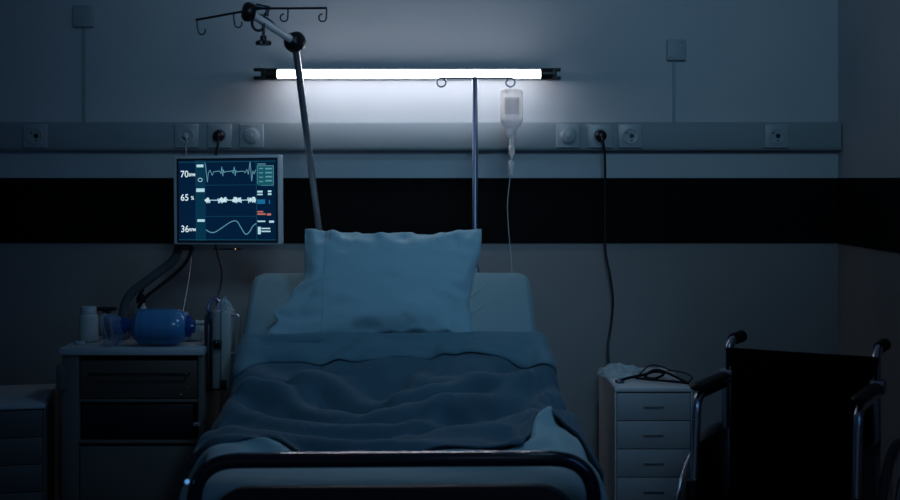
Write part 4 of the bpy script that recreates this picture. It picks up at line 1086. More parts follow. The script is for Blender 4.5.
1,0,-1,0,-1,-1,2,4,2,-3,-2,-1,5,-3,2,-2,-1,0,0,-60,-3,-3,-3,-1,-2,0,1,4,3,5,6,9,7,-3,-4,4,-4,-3,-1,-2,-2,0,0,5,1,1,-1,0,2,0,-1,1,0,0,-2,4,2,-4,-1,2,4,3,-2,-3,-2,-1,0,0,0,-1,0,1,3,3,-1,0,-2,-3,1,1,0,0,0,-1,0,-71,4,2,4,6,4,4,3,1,1,1,-1,0,4,
-5,-2,-1,-1,-3,1,1,1,0,2,1,2,2,3,-1,-4,-2,-1,0,2,-2,3,2,-3,-1,0,4,4,-1,-4,-2,-3,-1,-3,-1,0,0,1,0,-1,1,2,0,-1,1,2,1,1,0,1,0,0,-55,4,4,2,0,3,2,2,2,-3,-8,-3,-2,-2,5,6,-3,1,2,-2,-2,-1,-1,0,0,0,0,1,1,1,0,1,2,-1,1,3,-2,-2,0,2,4,2,-5,-2,-3,-3,-3,
-1,-2,0,0,-1,-1,-1,0,5,0,-1,3,2,2,2,1,1,0,-1,-52,-7,-2,-1,-4,-3,-1,0,2,3,6,6,1,1,5,3,-3,-4,-3,-2,-2,0,0,2,1,1,2,1,1,2,1,2,0,0,2,0,-2,-1,2,4,3,-4,-3,-3,-2,-1,-1,2,2,-2,-1,-1,-1,-1,2,2,-1,1,1,1,2,0,0,0,-1,0,-80,4,1,2,3,4,5,3,2,2,2,-1,-2,-4,
-4,-6,-3,-1,0,5,6,4,5,3,3,1,1,0,1,0,0,0,0,1,0,-1,0,1,3,4,-2,-5,-2,-1,0,4,4,-1,0,-1,-1,-2,1,-1,-1,-1,-1,0,0,0,-1,-1,1,-1,1,-1,-57,6,4,2,1,-1,-2,-1,-4,-5,-4,-5,-4,-4,-2,2,4,5,8,6,5,4,3,0,0,1,-1,0,0,0,0,1,0,0,0,-1,1,1,3,1,-4,-1,-1,2,1,-1,1,1,
0,-1,-1,-2,-2,-1,-3,-3,0,1,-1,1,0,1,1,1,2,3,-43,-10,-5,-4,-4,-3,-4,-6,-4,0,6,5,5,-2,-1,4,9,7,4,0,-1,0,-1,0,1,0,1,0,0,2,1,1,1,0,0,0,0,3,2,-3,-2,1,1,1,2,-3,-5,-3,-5,-3,-2,-1,-4,-2,1,0,2,1,2,1,1,2,3,4,2,0,-79,-9,-9,-4,-1,0,6,10,11,9,5,12,11,1,
-1,-6,-9,-5,-4,-1,0,4,2,2,1,2,1,2,2,1,2,-1,1,0,0,0,2,3,-3,-2,0,-1,3,-1,-4,0,-4,-5,-4,-2,-2,-1,-1,2,2,1,-1,1,1,1,2,4,3,2,2,2,-79,5,1,2,3,4,3,2,3,2,1,-2,0,3,-2,-7,-6,-1,2,2,4,3,5,2,3,1,0,1,1,-1,0,0,0,0,-1,1,2,-1,-2,-1,2,2,-4,-7,-5,-6,-1,0,1,
2,2,3,3,1,1,2,1,-1,0,0,2,2,1,1,1,0,-39,-1,8,4,-1,-4,-6,-6,-6,-5,-6,-2,-1,16,29,19,9,1,-6,-11,-14,-11,-1,-4,-5,-2,0,-1,0,0,0,0,-1,0,1,1,-1,-4,0,-1,-4,-5,-3,-3,-2,2,3,5,4,2,3,2,3,0,0,1,0,-1,0,1,0,0,0,1,-1,0,-79,11,4,1,3,5,5,5,5,6,5,1,-1,-5,
-10,0,0,2,1,2,3,-2,-7,-1,-1,0,1,0,0,0,-1,1,0,0,0,0,-3,-2,-3,-3,-3,-3,0,5,1,2,2,4,3,2,0,-1,-1,-1,1,0,-1,0,1,0,2,0,1,-1,1,0,-82,7,2,6,8,8,9,9,9,5,7,2,-3,-5,-16,-16,-7,-3,0,2,3,3,-1,2,2,1,1,1,0,1,0,0,-1,1,0,-2,-1,-1,-2,-1,-1,2,1,3,7,-2,-2,1,
-1,-1,-2,0,-2,1,-2,0,0,0,0,2,1,0,0,1,0,1,-48,0,9,13,9,8,5,0,-7,-10,-15,-14,-9,-5,1,3,8,2,-2,-2,0,3,1,1,2,1,1,0,0,0,0,0,1,0,0,-1,0,0,0,-1,2,5,1,0,0,1,-1,-5,-2,-1,-1,-2,1,0,0,-1,0,0,1,1,-1,0,1,-1,1,-1,-50,17,13,4,-2,-10,-12,-10,-7,-2,-2,1,3,
4,4,4,-2,-1,3,3,-2,-2,1,0,0,0,0,0,0,0,1,-1,1,-1,0,0,-1,0,1,4,4,-1,-2,2,-3,-3,0,-3,0,0,-1,0,-1,0,1,0,1,0,2,0,0,2,-2,1,0,-1,-28,3,-3,-13,-11,-4,-3,-3,-1,0,3,2,0,-2,2,3,1,2,2,2,4,0,0,0,0,-1,0,0,0,0,0,1,-1,-1,-2,-1,-1,1,2,1,-1,-2,-2,-3,4,4,-2,
-1,-1,0,0,0,2,1,1,1,-1,3,1,1,1,-3,1,1,-1,-2,-53,-7,-15,-9,-3,-2,0,2,1,-1,5,5,5,3,5,2,4,3,4,3,2,2,0,0,-1,0,-1,1,0,0,1,0,-1,0,-1,-1,0,0,-2,-5,-3,0,3,2,-2,0,2,1,-1,0,2,3,1,1,0,1,2,1,0,0,-2,0,1,0,-1,-1,-47,-9,-6,0,-1,-2,0,0,2,4,1,3,5,4,-2,2,1,
1,1,1,0,0,0,-1,-1,0,1,0,1,0,-1,0,2,-1,1,-1,0,-1,-3,1,1,0,2,-1,-1,-1,1,1,-2,-1,2,0,1,1,1,0,2,1,0,-3,0,0,1,0,2,-2,-42,-10,0,0,1,2,0,1,1,2,1,1,-1,1,2,-1,0,0,0,1,0,0,0,0,1,1,0,-1,0,1,0,1,-1,2,0,1,-2,0,1,-1,-3,-4,-4,-2,-1,3,6,3,5,0,-1,-1,-1,0,0,
0,2,0,-1,1,1,1,-1,0,4,4,-92,1,-1,4,6,7,8,6,3,-1,-1,-1,0,2,0,0,0,2,2,2,2,2,2,1,1,0,0,0,0,-1,1,-1,0,0,1,1,3,0,-1,0,2,0,-2,0,3,1,-6,-1,1,1,0,0,0,0,-1,2,1,0,1,1,0,-1,0,2,-2,4,-63,0,1,1,2,1,1,2,2,3,0,-1,-2,-4,-2,-1,0,1,2,1,4,2,2,2,1,1,-1,0,-1,0,
-1,-1,0,-1,-1,1,1,2,4,2,-1,-1,4,0,-2,-2,-1,1,-2,0,0,-1,0,0,1,3,0,1,0,0,-1,1,0,-2,-1,0,23,-7,2,1,-4,-7,-8,-9,-8,-9,-7,-5,-5,-3,-1,-3,-3,1,0,2,1,2,1,1,0,0,1,-1,0,0,-1,0,-2,0,0,-1,-1,0,2,2,4,5,1,0,-1,-2,1,-5,-3,-2,0,0,0,1,3,3,2,0,0,-1,1,-1,-1,
-1,-1,0,20,-2,-4,-9,-10,-9,-4,-2,-2,0,-2,-3,-4,-5,-4,-3,0,-1,0,1,0,-1,0,1,0,-1,-1,1,-1,0,0,0,0,0,-1,-1,-1,-3,-4,-2,-3,-3,-1,0,2,3,2,4,2,2,-2,0,1,4,6,1,1,-1,-1,0,0,0,0,0,-1,-1,-54,6,0,2,3,5,0,-2,0,-1,-1,-1,0,1,-1,2,4,2,-2,1,-4,-2,2,0,-3,1,1,
-1,0,-1,0,0,1,-1,0,0,-1,-1,-3,-5,-5,-3,-2,0,2,2,2,3,3,2,1,2,0,0,5,2,0,1,1,0,0,0,1,1,-2,-2,-64,1,2,2,5,3,2,3,2,1,2,2,3,0,3,5,-3,1,3,-5,-4,-2,5,-3,1,0,1,0,1,1,0,0,-3,-1,1,0,0,1,-2,-3,-5,-4,-3,-1,-1,1,2,2,4,1,5,1,0,-1,-2,2,0,4,4,3,0,1,0,0,-1,
-2,-79,12,4,4,3,6,3,0,8,15,7,7,1,-3,-4,-5,8,10,-8,-3,-3,-4,-7,3,4,-5,-3,3,-1,-1,-1,0,0,-2,0,-1,2,-1,3,3,6,3,-5,-2,0,3,3,0,-4,-2,-2,-1,1,-6,-3,1,0,3,-1,-1,1,2,-1,-2,1,3,-49,-1,6,4,3,6,12,4,-5,-4,1,-1,0,7,-3,2,18,-1,-3,6,-9,-4,1,1,5,1,-4,-3,
5,-1,-1,-2,-3,-3,-1,3,-2,6,-1,-4,7,2,4,1,1,1,-7,-6,2,6,-4,-1,2,-6,-17,0,3,0,5,-4,-12,-5,-2,-1,4,2,-44,9,14,14,12,-13,-13,-2,-1,-5,3,5,8,-5,-1,16,-1,-3,5,3,-3,-1,-2,-6,8,1,-1,-5,3,3,-1,1,5,-3,-8,-2,12,-11,10,2,-7,4,3,2,0,-7,0,3,4,-8,-7,8,
-10,6,-8,-8,-3,-3,1,10,5,-4,-11,-5,-1,-1,15,-17,-13,-6,3,9,-11,-3,9,6,8,3,-14,-7,5,16,-11,-1,7,0,0,3,-1,-4,-2,-1,0,2,3,-1,0,2,-3,8,-1,-8,0,0,-3,10,-2,-2,3,-2,2,2,-2,3,-6,-7,2,7,-8,6,3,-15,-4,-8,-2,3,6,9,12,5,0,0,13,16,8,-13,-34,-23,7,8,7,
10,0,-11,-6,-4,16,8,-10,2,7,-17,15,8,0,-1,-8,2,-7,1,3,1,-1,2,0,-6,8,-2,-10,13,-3,-6,7,-2,0,4,-1,-3,4,-5,-8,-2,10,3,-6,-3,15,-13,-3,-3,-16,0,3,1,3,3,8,11,31,-8,-13,-18,-10,5,9,8,3,-2,-13,-11,-2,3,18,0,-8,0,7,-8,2,13,0,3,-3,-4,-7,1,2,-1,0,-1,
6,-7,-7,5,-2,3,8,1,-6,1,1,-1,-3,1,-2,-4,-1,4,5,2,-4,-6,13,-1,-14,6,-3,-17,2,-1,0,-4,-2,0,19,-22,-23,-6,12,18,10,6,-5,-13,-15,-3,-3,14,15,-6,-9,6,7,-1,-11,1,7,0,2,-11,0,10,-1,-1,1,-2,3,2,-3,5,3,2,-3,-3,-6,1,2,-4,-2,-1,-1,0,3,1,5,0,-4,-9,10,
10,-16,-7,19,-7,-20,-3,3,-3,-4,-5,-25,-7,0,16,21,12,5,-9,-16,-15,-2,1,1,17,5,-11,-3,1,9,7,-11,-13,5,7,-13,-3,16,10,-5,-3,2,-5,3,9,4,6,-1,-11,-7,-3,3,0,4,1,-6,0,-1,2,2,-2,2,-3,-4,-3,3,13,-2,-16,-6,19,-6,-17,-7,12,1,-4,-25,3,12,18,11,3,-15,
-14,-12,-5,5,-2,8,14,-1,-10,4,5,1,5,-3,-14,-9,-5,-2,17,19,1,-10,-4,6,-8,-2,12,5,-2,-10,-13,2,6,6,-1,4,7,-3,-4,-5,1,0,1,3,-6,-4,1,1,11,4,-11,-17,2,24,-3,-19,-11,5,7,-24,18,13,8,-3,-12,-12,-6,-4,4,1,-4,12,9,-4,-2,6,4,-2,2,-1,-6,-11,-2,7,13,8,
-5,-12,-1,7,-2,-14,6,13,0,-4,-1,-2,2,1,-5,4,6,3,-6,0,-8,2,3,1,-8,-3,3,1,7,6,-3,-15,-13,10,22,-1,-18,-16,-2,5,2,6,0,-10,-17,-6,-6,7,5,-7,1,16,7,-7,1,5,2,-1,1,-2,-3,0,1,4,5,0,-8,-7,0,7,5,-14,-15,5,6,10,9,-1,-8,1,-6,3,4,7,3,-6,-6,-1,3,-3,-7,
-2,3,2,7,7,-1,-9,-16,-9,11,21,6,-13,-26,1,7,0,-11,-13,-9,-3,6,5,-3,-7,12,16,3,-6,2,1,0,-1,1,2,-6,1,3,8,6,-4,-11,-7,0,6,8,-4,-17,-11,5,8,2,0,8,0,-7,1,8,1,-1,0,-2,-2,6,-5,-7,-1,3,1,4,10,3,-4,-16,-15,-3,14,16,4,-2,9,-4,-6,-13,-11,-2,6,4,-2,-6,
5,13,12,-2,-7,2,3,-7,3,4,2,0,-1,4,7,1,-12,-4,-4,-4,5,12,6,-5,-16,-13,0,6,9,10,-6,-7,-4,1,7,5,-1,3,3,1,-4,-12,0,4,1,2,6,9,-2,2,-24,-16,-1,10,7,11,2,-3,-12,-12,-3,6,5,2,-4,-5,11,10,6,-6,-3,-1,9,-12,2,8,7,-1,-4,5,6,-8,-7,-1,-1,-8,-4,16,18,4,
-7,-10,-5,5,3,-3,-8,-6,-5,-2,10,9,6,2,-2,-2,-12,-6,1,5,2,-1,5,4,8,2,-4,-27,-17,0,14,7,-5,-10,-11,-3,5,7,3,-3,-6,8,12,4,1,7,-5,-9,3,-6,-1,9,1,8,-2,1,0,-6,-2,-14,4,0,-11,10,16,16,7,-4,-2,-3,-6,-7,-6,-6,-13,-4,2,11,13,7,-2,-12,-8,1,1,1,4,3,0,
4,6,-14,10,14,-28,-24,-3,9,-17,-11,-3,5,8,5,-2,-7,-2,16,11,3,-4,0,19,-4,-24,-2,1,5,6,2,5,-3,-5,-5,-7,-6,-4,3,0,2,8,7,11,8,1,-9,-8,3,0,-4,-10,-12,-5,1,9,6,0,-4,-1,1,5,0,-1,7,3,-1,-7,-6,0,24,13,-16,-26,-29,-31,-2,4,8,8,0,-6,-6,-1,11,7,18,4,
-5,8,8,-16,-19,3,3,6,7,2,-3,-10,-6,-8,0,-1,-3,-2,5,3,10,-4,4,-2,0,6,9,3,-6,-2,-2,-9,-8,-3,4,9,2,-4,-6,-5,8,2,3,5,-5,-1,-3,-13,8,25,0,-12,-13,1006,49,48,49,48,48,48,48,48,47,46,46,45,43,43,41,2,0,0,0,0,0,0,0,0,0,0,0,0,0,0,0,0,0,0,0,0,0,0,0,
0,0,0,0,0,0,0,0,0,0,0,0,0,0,-24,-39,-41,-45,-47,-46,-47,-46,-47,-46,-47,-47,1,-1,0,-2,-1,-2,-2,-3,-3,-2,-2,-1,0,0,-5,-8,3,4,-9,0,2,2,-3,3,-2,-1,8,7,-2,-7,-1,6,-2,-2,-5,0,1,0,0,3,-2,3,10,-10,0,3,6,-6,2,-1,-6,0,-1,2,6,2,1,2,2,0,0,0,1,0,1,1,
-1,-2,-3,-2,-4,-2,-3,-1,0,0,1,1,-1,-5,-4,-1,4,-2,-2,1,-1,2,-2,5,3,-5,3,-4,-2,0,4,3,-6,-6,3,3,0,0,-1,1,0,6,-1,-3,1,4,-2,-1,0,-2,-3,-2,-1,4,5,1,1,1,3,2,1,1,-1,0,0,1,-9,-5,-3,-3,0,0,2,1,1,1,1,-1,-7,-4,2,0,4,-6,3,3,-2,-3,12,-4,-4,9,-9,-9,-4,8,
10,-11,-5,4,5,-1,1,-1,1,-3,3,8,-6,-1,2,4,-6,0,0,-5,-2,-2,0,5,3,2,2,1,0,2,2,0,2,0,0,0,-23,0,1,1,2,2,2,2,1,0,-3,-7,-4,2,0,-2,2,-2,3,0,1,6,4,-8,2,-4,-12,1,5,13,-9,-10,8,6,-3,3,4,-2,-4,-2,3,5,-6,1,6,-3,-6,3,-4,-5,1,-2,1,4,7,-2,3,1,-2,-1,3,1,1,
2,1,-1,-26,4,2,3,4,2,2,0,-2,-4,-7,-5,2,2,-1,1,-4,2,1,-4,7,-3,-12,4,1,-11,5,4,19,-4,-14,5,7,-5,4,11,-2,-4,-2,-3,3,2,-8,5,4,-7,-1,0,-4,-1,1,-1,3,2,4,1,-1,1,0,-2,0,4,1,1,1,0,-18,3,3,3,1,0,-2,-3,-5,-7,-3,1,1,-1,-1,0,-6,4,-3,2,-6,-9,-1,5,-6,6,7,
21,2,-17,1,7,1,3,8,-5,-4,4,-5,-2,6,-10,-3,13,-3,-8,2,1,-4,1,1,2,0,2,1,3,-4,3,1,1,-3,0,2,-1,0,1,-9,0,1,0,-3,-2,-4,-5,-5,-3,0,0,0,-2,-1,-2,-2,1,6,-7,-7,13,0,-9,-2,11,23,3,-20,-5,5,6,12,6,-11,-21,-5,-3,4,13,8,-21,11,10,-10,0,4,-3,-1,2,0,2,1,1,
-1,5,-2,0,3,1,-1,-4,0,0,-1,-2,-9,-1,-2,-3,-3,-5,-5,-5,-3,1,1,2,-1,0,0,-2,2,10,-2,-8,2,2,-3,0,9,22,4,-25,-11,8,14,8,-9,-8,-13,-6,-2,0,13,17,-21,-1,18,-8,-6,5,2,-2,-1,1,2,1,0,1,-2,2,5,-4,3,1,0,-2,-3,1,0,0,-16,-4,-4,-5,-4,-5,-3,-1,3,3,3,1,1,2,
1,-3,6,1,-4,9,3,-10,4,10,20,-3,-28,-11,7,16,2,-14,-14,-9,0,4,1,11,18,-15,-7,19,-3,-10,4,5,-2,-4,-1,1,2,2,-1,0,-4,1,8,-1,-1,2,1,0,-2,-2,3,0,-28,-7,-5,-3,-3,-1,1,5,4,4,2,3,2,1,3,3,5,-9,-4,0,1,2,15,17,-1,-26,-11,8,14,-9,-17,-13,-3,0,3,5,11,20,
-8,-17,17,7,-11,-1,6,0,-5,-2,0,1,3,-1,-2,0,-4,-2,6,6,-3,2,2,1,-1,-1,1,2,-46,-1,-2,-1,2,4,5,4,4,3,4,2,1,0,-2,0,0,-2,11,10,10,9,-4,-13,-17,0,5,2,-11,-20,-7,3,2,2,5,11,17,3,-19,9,8,-6,-5,5,0,-5,-4,-1,-1,0,1,-1,0,-2,6,0,-8,10,0,-1,1,3,2,0,0,4,
-39,-1,1,2,3,4,4,3,3,2,1,1,2,-2,-2,2,9,9,14,1,3,-3,-9,-10,-7,-7,-9,-10,-1,5,0,-4,0,7,8,12,7,-14,-2,10,-2,-9,1,6,-3,-5,-4,-1,2,1,-2,2,-2,-2,1,6,-7,2,9,-1,0,0,2,0,-1,9,-39,4,3,5,3,4,2,3,0,-1,0,0,-1,1,0,5,0,10,-1,2,-6,-7,-8,-10,-10,-13,-7,2,
-1,8,9,7,12,7,7,9,-5,-15,9,8,-8,-7,5,1,-3,-7,-2,-2,0,2,5,0,8,-8,-7,4,4,-10,9,2,0,1,1,3,-3,-7,-27,3,5,3,2,1,1,-1,-3,0,0,1,0,-5,0,0,2,-9,-5,0,-7,-10,-9,-1,-3,7,10,14,4,0,4,5,4,4,8,3,-14,-4,11,-2,-10,1,7,-3,-7,-5,-2,-1,1,5,5,6,-4,-4,7,-2,-6,
-6,3,5,2,0,1,2,0,-3,-16,3,3,1,1,-1,-2,-6,1,0,0,-1,1,4,6,-4,-12,-4,-7,-13,-6,6,-1,-1,19,14,-1,2,-2,0,-1,13,-3,3,7,-9,-14,11,5,-13,-4,9,2,-7,-8,-2,0,0,8,6,-2,3,5,0,3,-10,-4,-3,-3,7,2,2,0,-1,1,-2,-11,3,0,-1,-1,-3,-5,2,2,-1,-3,-2,2,5,-14,-10,
-1,1,-6,5,13,-5,10,8,5,2,7,-4,3,-1,-4,-1,0,6,-2,-16,4,12,-12,-10,9,7,-8,-9,-3,0,1,6,0,-6,-4,-4,-2,2,7,17,1,-3,-12,7,0,4,1,-1,0,0,-9,-1,-1,-2,-4,-4,1,1,-2,-3,-2,0,0,-2,-5,6,11,2,4,6,-12,-4,6,12,-11,-3,3,0,6,1,7,-7,3,5,-13,-6,15,-5,-15,4,11,
-3,-10,-7,-1,2,5,10,3,-1,-2,-6,-2,1,-5,6,4,3,-8,-1,5,2,-1,2,-1,-1,-14,-2,-5,-3,-3,0,1,0,-1,-2,0,1,-1,2,14,5,-3,0,8,-11,0,9,-2,2,13,-2,-2,3,-1,-3,-12,-1,11,-6,-11,10,1,-17,3,13,0,-10,-9,-1,3,3,8,3,1,2,0,2,3,-7,-10,0,10,0,-2,-9,3,0,4,1,0,-2,
-21,-3,-3,0,-1,1,1,1,1,3,1,-3,-1,2,9,7,0,4,-9,-1,3,3,2,-5,-4,6,7,-2,-7,-1,4,5,1,-12,3,8,-16,-3,12,6,-8,-11,-4,2,5,7,7,3,0,1,3,0,-4,-7,-2,-4,3,-1,2,-7,1,0,3,0,0,1,-22,-2,-1,2,2,3,1,0,2,4,4,3,-1,2,-7,2,4,-5,6,8,-3,-5,-1,-5,-4,-2,-4,-3,2,9,10,
2,-7,-6,10,-8,-9,9,8,-3,-12,-8,1,6,6,6,-1,1,0,-5,-3,0,-2,7,7,-7,-9,6,0,-4,-2,2,2,0,2,0,-17,1,0,1,4,1,1,2,1,0,-1,4,6,1,1,-10,-4,11,-2,-6,1,2,1,-1,-1,-1,0,0,3,2,-2,0,-9,7,-3,-11,7,10,0,-11,-11,-2,7,7,7,4,-3,0,3,8,2,-3,-2,-4,-3,-14,-2,6,-1,0,
2,-3,2,0,1,0,-13,2,0,-1,0,0,0,0,0,2,4,1,0,-1,-3,-8,3,3,4,-3,3,3,1,1,-1,5,1,-3,-3,-1,1,-4,0,3,-10,0,10,5,-9,-12,-5,6,11,2,2,0,8,10,7,1,-2,-6,-7,-4,-10,0,3,-6,0,1,-1,0,0,0,-1,-1,-12,2,3,-1,-2,0,-1,1,0,0,1,0,0,1,1,1,0,-4,5,1,0,2,-1,3,-1,-5,4,
0,-1,0,-1,-2,1,-5,-2,7,6,-5,-12,-9,9,13,0,3,-3,12,11,-9,-12,-7,-1,4,-1,-4,0,8,-1,-7,0,2,-2,0,-1,-1,-1,1,-10,-1,0,-1,1,2,2,0,0,1,-1,0,0,-2,1,2,4,0,-4,3,0,2,2,-5,6,-3,-5,5,-1,-2,-1,0,-1,-3,3,5,0,-8,-9,2,16,6,-3,1,6,-1,-12,-11,-5,-3,-1,1,7,9,
-1,0,-3,-2,2,3,-3,1,0,-1,0,0,-4,-3,1,4,2,0,0,-2,-1,-1,0,-4,-3,-6,4,11,2,-6,4,1,1,1,0,-3,-4,8,-3,-4,2,-1,0,-1,-1,-1,4,4,-6,-11,-1,17,6,3,3,3,1,-12,-7,2,3,1,0,2,3,-5,-7,-9,-3,1,4,5,-5,2,-2,0,0,0,9,-6,-2,-1,0,-1,-1,0,1,0,0,0,-10,-6,4,7,4,0,-5,
1,3,-4,6,6,0,-9,4,-3,-2,1,0,0,-2,2,4,-2,-10,-6,14,12,-2,-1,-1,-12,-12,-7,-1,3,2,2,1,6,6,-5,-1,-4,1,2,11,-4,-2,1,-2,0,1,-1,15,-3,-6,-4,-2,-1,1,1,2,1,-2,1,7,-2,-6,-1,-1,0,-5,2,0,10,3,-6,-11,-1,3,2,-1,1,-1,-1,0,4,1,-7,-9,7,13,-5,-10,-12,-3,5,
7,3,4,3,0,-2,1,-1,-4,6,2,-8,-5,4,6,-4,1,2,-4,0,-1,0,6,4,9,4,3,2,1,0,-1,-1,2,3,6,13,-2,-9,-10,-3,5,-1,-4,-21,-23,1,9,4,-2,1,1,-1,0,0,3,1,-5,-9,5,10,-9,-11,2,4,8,8,-4,1,0,-1,-1,0,-2,-4,-1,3,-1,0,-1,5,-3,-4,2,-2,-2,1,-1,0,11,10,6,3,1,0,-1,-1,
-4,-3,-4,-5,-4,-1,1,-1,-3,3,-2,-12,-8,-2,7,6,1,-3,-1,2,1,0,0,0,2,-2,-7,-1,9,-2,-6,4,3,1,-2,2,12,3,-4,-7,-8,3,3,-4,2,-2,-5,-1,3,6,-8,-1,1,-4,0,0,-1,1,1,2,0,-2,-2,-3,-5,-4,-4,-4,-3,-1,-1,-1,1,5,3,2,5,7,1,7,1,-10,-3,4,0,0,1,0,0,1,-1,-4,-3,8,
-2,-3,3,1,5,13,-1,-13,-16,9,6,-5,4,-1,2,-1,1,-7,-1,1,7,-3,-10,3,1,-6,1,-2,2,1,-18,-1,-5,-4,-5,-3,-2,-1,0,2,2,1,1,1,5,3,-4,1,0,15,8,-2,0,4,0,-1,-1,1,0,1,0,-1,-2,-2,4,0,-1,0,6,3,0,-9,4,1,-1,-10,-6,15,5,-6,-1,2,-2,-3,-2,4,4,-9,-2,1,-4,0,0,-1,
0,1,-28,-3,-4,-2,2,2,4,4,0,1,0,1,2,1,1,0,13,3,-7,-7,6,6,-1,1,2,0,1,0,0,-1,0,0,-1,1,3,1,1,1,-7,-5,-6,-2,10,1,6,1,-9,4,3,7,-11,2,0,-1,-2,5,-5,-5,2,-2,0,1,-4,0,1,1,-18,-5,2,3,2,4,0,-2,0,0,1,3,2,0,0,3,2,-4,2,-3,-4,3,4,1,1,1,-1,0,0,1,-1,0,0,2,1,
3,5,4,5,3,-1,-5,-16,0,0,3,13,-6,1,0,-7,-6,-1,0,2,-2,-6,2,1,-1,1,-4,0,0,0,2,-24,5,3,-1,-1,-1,2,3,4,-1,1,1,1,2,0,-1,1,6,1,-2,-3,-3,2,1,1,0,1,0,0,-1,0,0,0,0,-3,-5,-4,-1,2,8,9,10,4,5,4,-2,-2,-4,-7,-7,1,-7,-3,0,0,-3,-1,1,1,2,-4,-2,-1,0,2,2,-15,
3,0,1,0,-1,1,1,2,2,-3,-1,-1,2,2,0,2,0,-1,2,0,1,-1,1,0,0,0,0,1,0,0,0,-1,0,6,1,0,-1,-12,-12,-8,-4,2,0,-2,-1,2,2,7,9,13,4,-9,0,0,-1,1,0,1,-3,-3,0,0,-1,1,4,-15,-2,-1,3,2,3,0,0,1,3,4,-3,1,-1,1,3,-3,-2,3,0,1,-1,1,-1,-1,1,0,0,-1,1,0,0,1,-2,-3,6,5,
5,7,1,-4,-7,-8,-4,-1,0,3,-2,-7,-4,4,11,0,-2,-2,0,0,2,-3,-3,2,-1,-1,-1,-1,-3,-23,2,2,2,2,1,2,2,1,1,3,4,1,1,-2,-1,0,1,-1,-2,1,0,0,0,1,-1,0,0,1,-1,0,0,0,1,-3,-5,-2,1,9,10,11,8,1,1,1,-3,-11,-13,-6,-2,-4,5,1,-4,1,-1,1,-1,-2,0,-1,0,-1,2,-3,-7,
-12,0,1,0,1,0,1,1,1,0,1,1,0,1,1,0,1,0,-2,2,-1,1,0,1,-1,1,-1,0,0,0,0,-1,0,0,1,-2,-4,-6,-1,-1,2,8,10,4,0,0,-4,4,-1,-5,-4,-4,-1,1,-2,0,1,-2,-1,0,-1,0,1,-2,-1,-1,12,-2,-2,0,-1,0,-2,-2,-2,-1,-3,-1,-1,-1,2,2,-3,-2,4,-1,3,2,-2,-1,3,-2,-1,0,-1,0,0,
0,-1,1,-1,0,-1,-1,-7,-6,-8,-7,-3,0,2,4,12,10,10,3,-2,-6,-1,-1,-3,2,-2,-2,0,-1,0,0,-1,0,-1,0,14,-1,1,-2,-3,-5,-1,-2,0,-1,0,-3,-4,-3,-5,-1,0,2,4,5,0,-4,2,5,-2,-2,1,0,0,0,1,0,1,-2,0,0,-1,0,-1,-2,-1,-4,-3,-2,-2,0,0,1,1,5,6,0,0,-1,0,-3,1,0,-2,0,
0,-1,1,0,0,0,-15,2,0,1,2,3,0,0,-1,0,-2,-2,-2,-4,-2,-6,-4,-1,4,4,2,5,1,-3,3,0,-1,1,1,1,0,2,-1,0,0,0,0,-1,-2,-1,-3,-1,-2,-1,2,0,1,1,0,0,0,0,3,2,-1,2,-1,1,1,0,-1,1,1,1,-1,-1,-24,0,2,1,1,2,1,2,1,0,0,0,-2,-3,-6,-8,-2,-1,-3,2,4,2,-4,4,0,1,-1,0,
-1,1,0,0,2,1,1,-1,0,-3,0,2,4,1,1,-1,-2,-1,-1,-1,-1,-2,-2,1,3,4,7,1,0,5,3,2,1,0,0,0,1,-1,-27,2,-1,1,2,0,1,0,-2,-2,-1,-2,-1,-1,-3,0,-6,-5,0,1,-2,2,5,0,-3,4,4,-1,0,0,0,-1,0,0,1,1,-2,2,-1,-3,-1,-1,1,1,0,-1,-1,-2,0,2,2,3,0,4,4,3,4,1,3,3,3,2,0,0,
0,2,-13,1,0,-1,-1,-3,-3,-1,1,-2,-7,-4,-1,-3,2,-3,-7,0,1,-1,2,0,2,-3,1,1,0,-1,0,-1,1,0,-1,-1,0,-1,1,0,0,0,-1,1,0,0,0,1,1,1,0,0,1,0,-2,3,10,2,0,0,2,2,3,4,2,1,4,2,4,-1,-1,-2,-4,-4,-4,-2,-6,-6,-2,-4,-4,0,-4,-8,0,-1,-3,-1,0,1,2,2,0,0,2,2,0,1,0,
1,0,0,0,1,0,0,-3,-1,-1,0,0,1,1,1,-1,2,0,1,2,-3,4,-2,4,7,1,0,-1,1,0,1,4,4,3,5,6,-1,1,-2,-3,-5,-3,-8,-8,-3,-3,0,-2,-1,-6,-7,-2,-4,-4,-4,-3,1,0,0,4,4,2,4,3,2,2,2,2,0,-1,1,-1,1,3,-1,1,0,0,1,0,-1,1,-1,1,1,-1,-1,0,-1,-3,6,3,-2,1,0,1,0,3,5,1,-2,
-1,1,-4,-7,-10,-6,-6,-5,-1,0,1,0,3,-1,-6,-1,1,-2,-1,-1,-8,-3,-1,1,1,3,3,4,2,1,1,1,0,2,-2,0,2,-1,1,2,-2,-1,-1,-2,-1,0,0,1,0,0,-1,2,2,2,0,2,9,3,-1,-1,2,0,3,3,-1,1,-14,-8,-5,-4,-1,0,-2,-1,0,-1,0,0,-2,-4,-4,0,3,5,0,2,1,-4,2,-1,-2,-1,1,0,0,1,0,
-1,-1,-1,-1,-1,0,1,1,2,2,0,0,-1,-1,0,0,-1,0,-1,0,0,2,4,0,2,4,8,1,1,0,0,-2,1,2,2,-46,-2,-1,1,3,3,2,3,1,0,-1,-1,-4,-10,-5,-2,0,1,3,2,8,3,-1,0,0,1,1,-4,0,-1,-2,-2,-3,-3,-1,-3,0,2,2,3,3,4,1,1,0,-1,-1,0,-1,0,-1,0,1,3,3,-1,3,7,7,2,0,1,-4,-2,2,2,
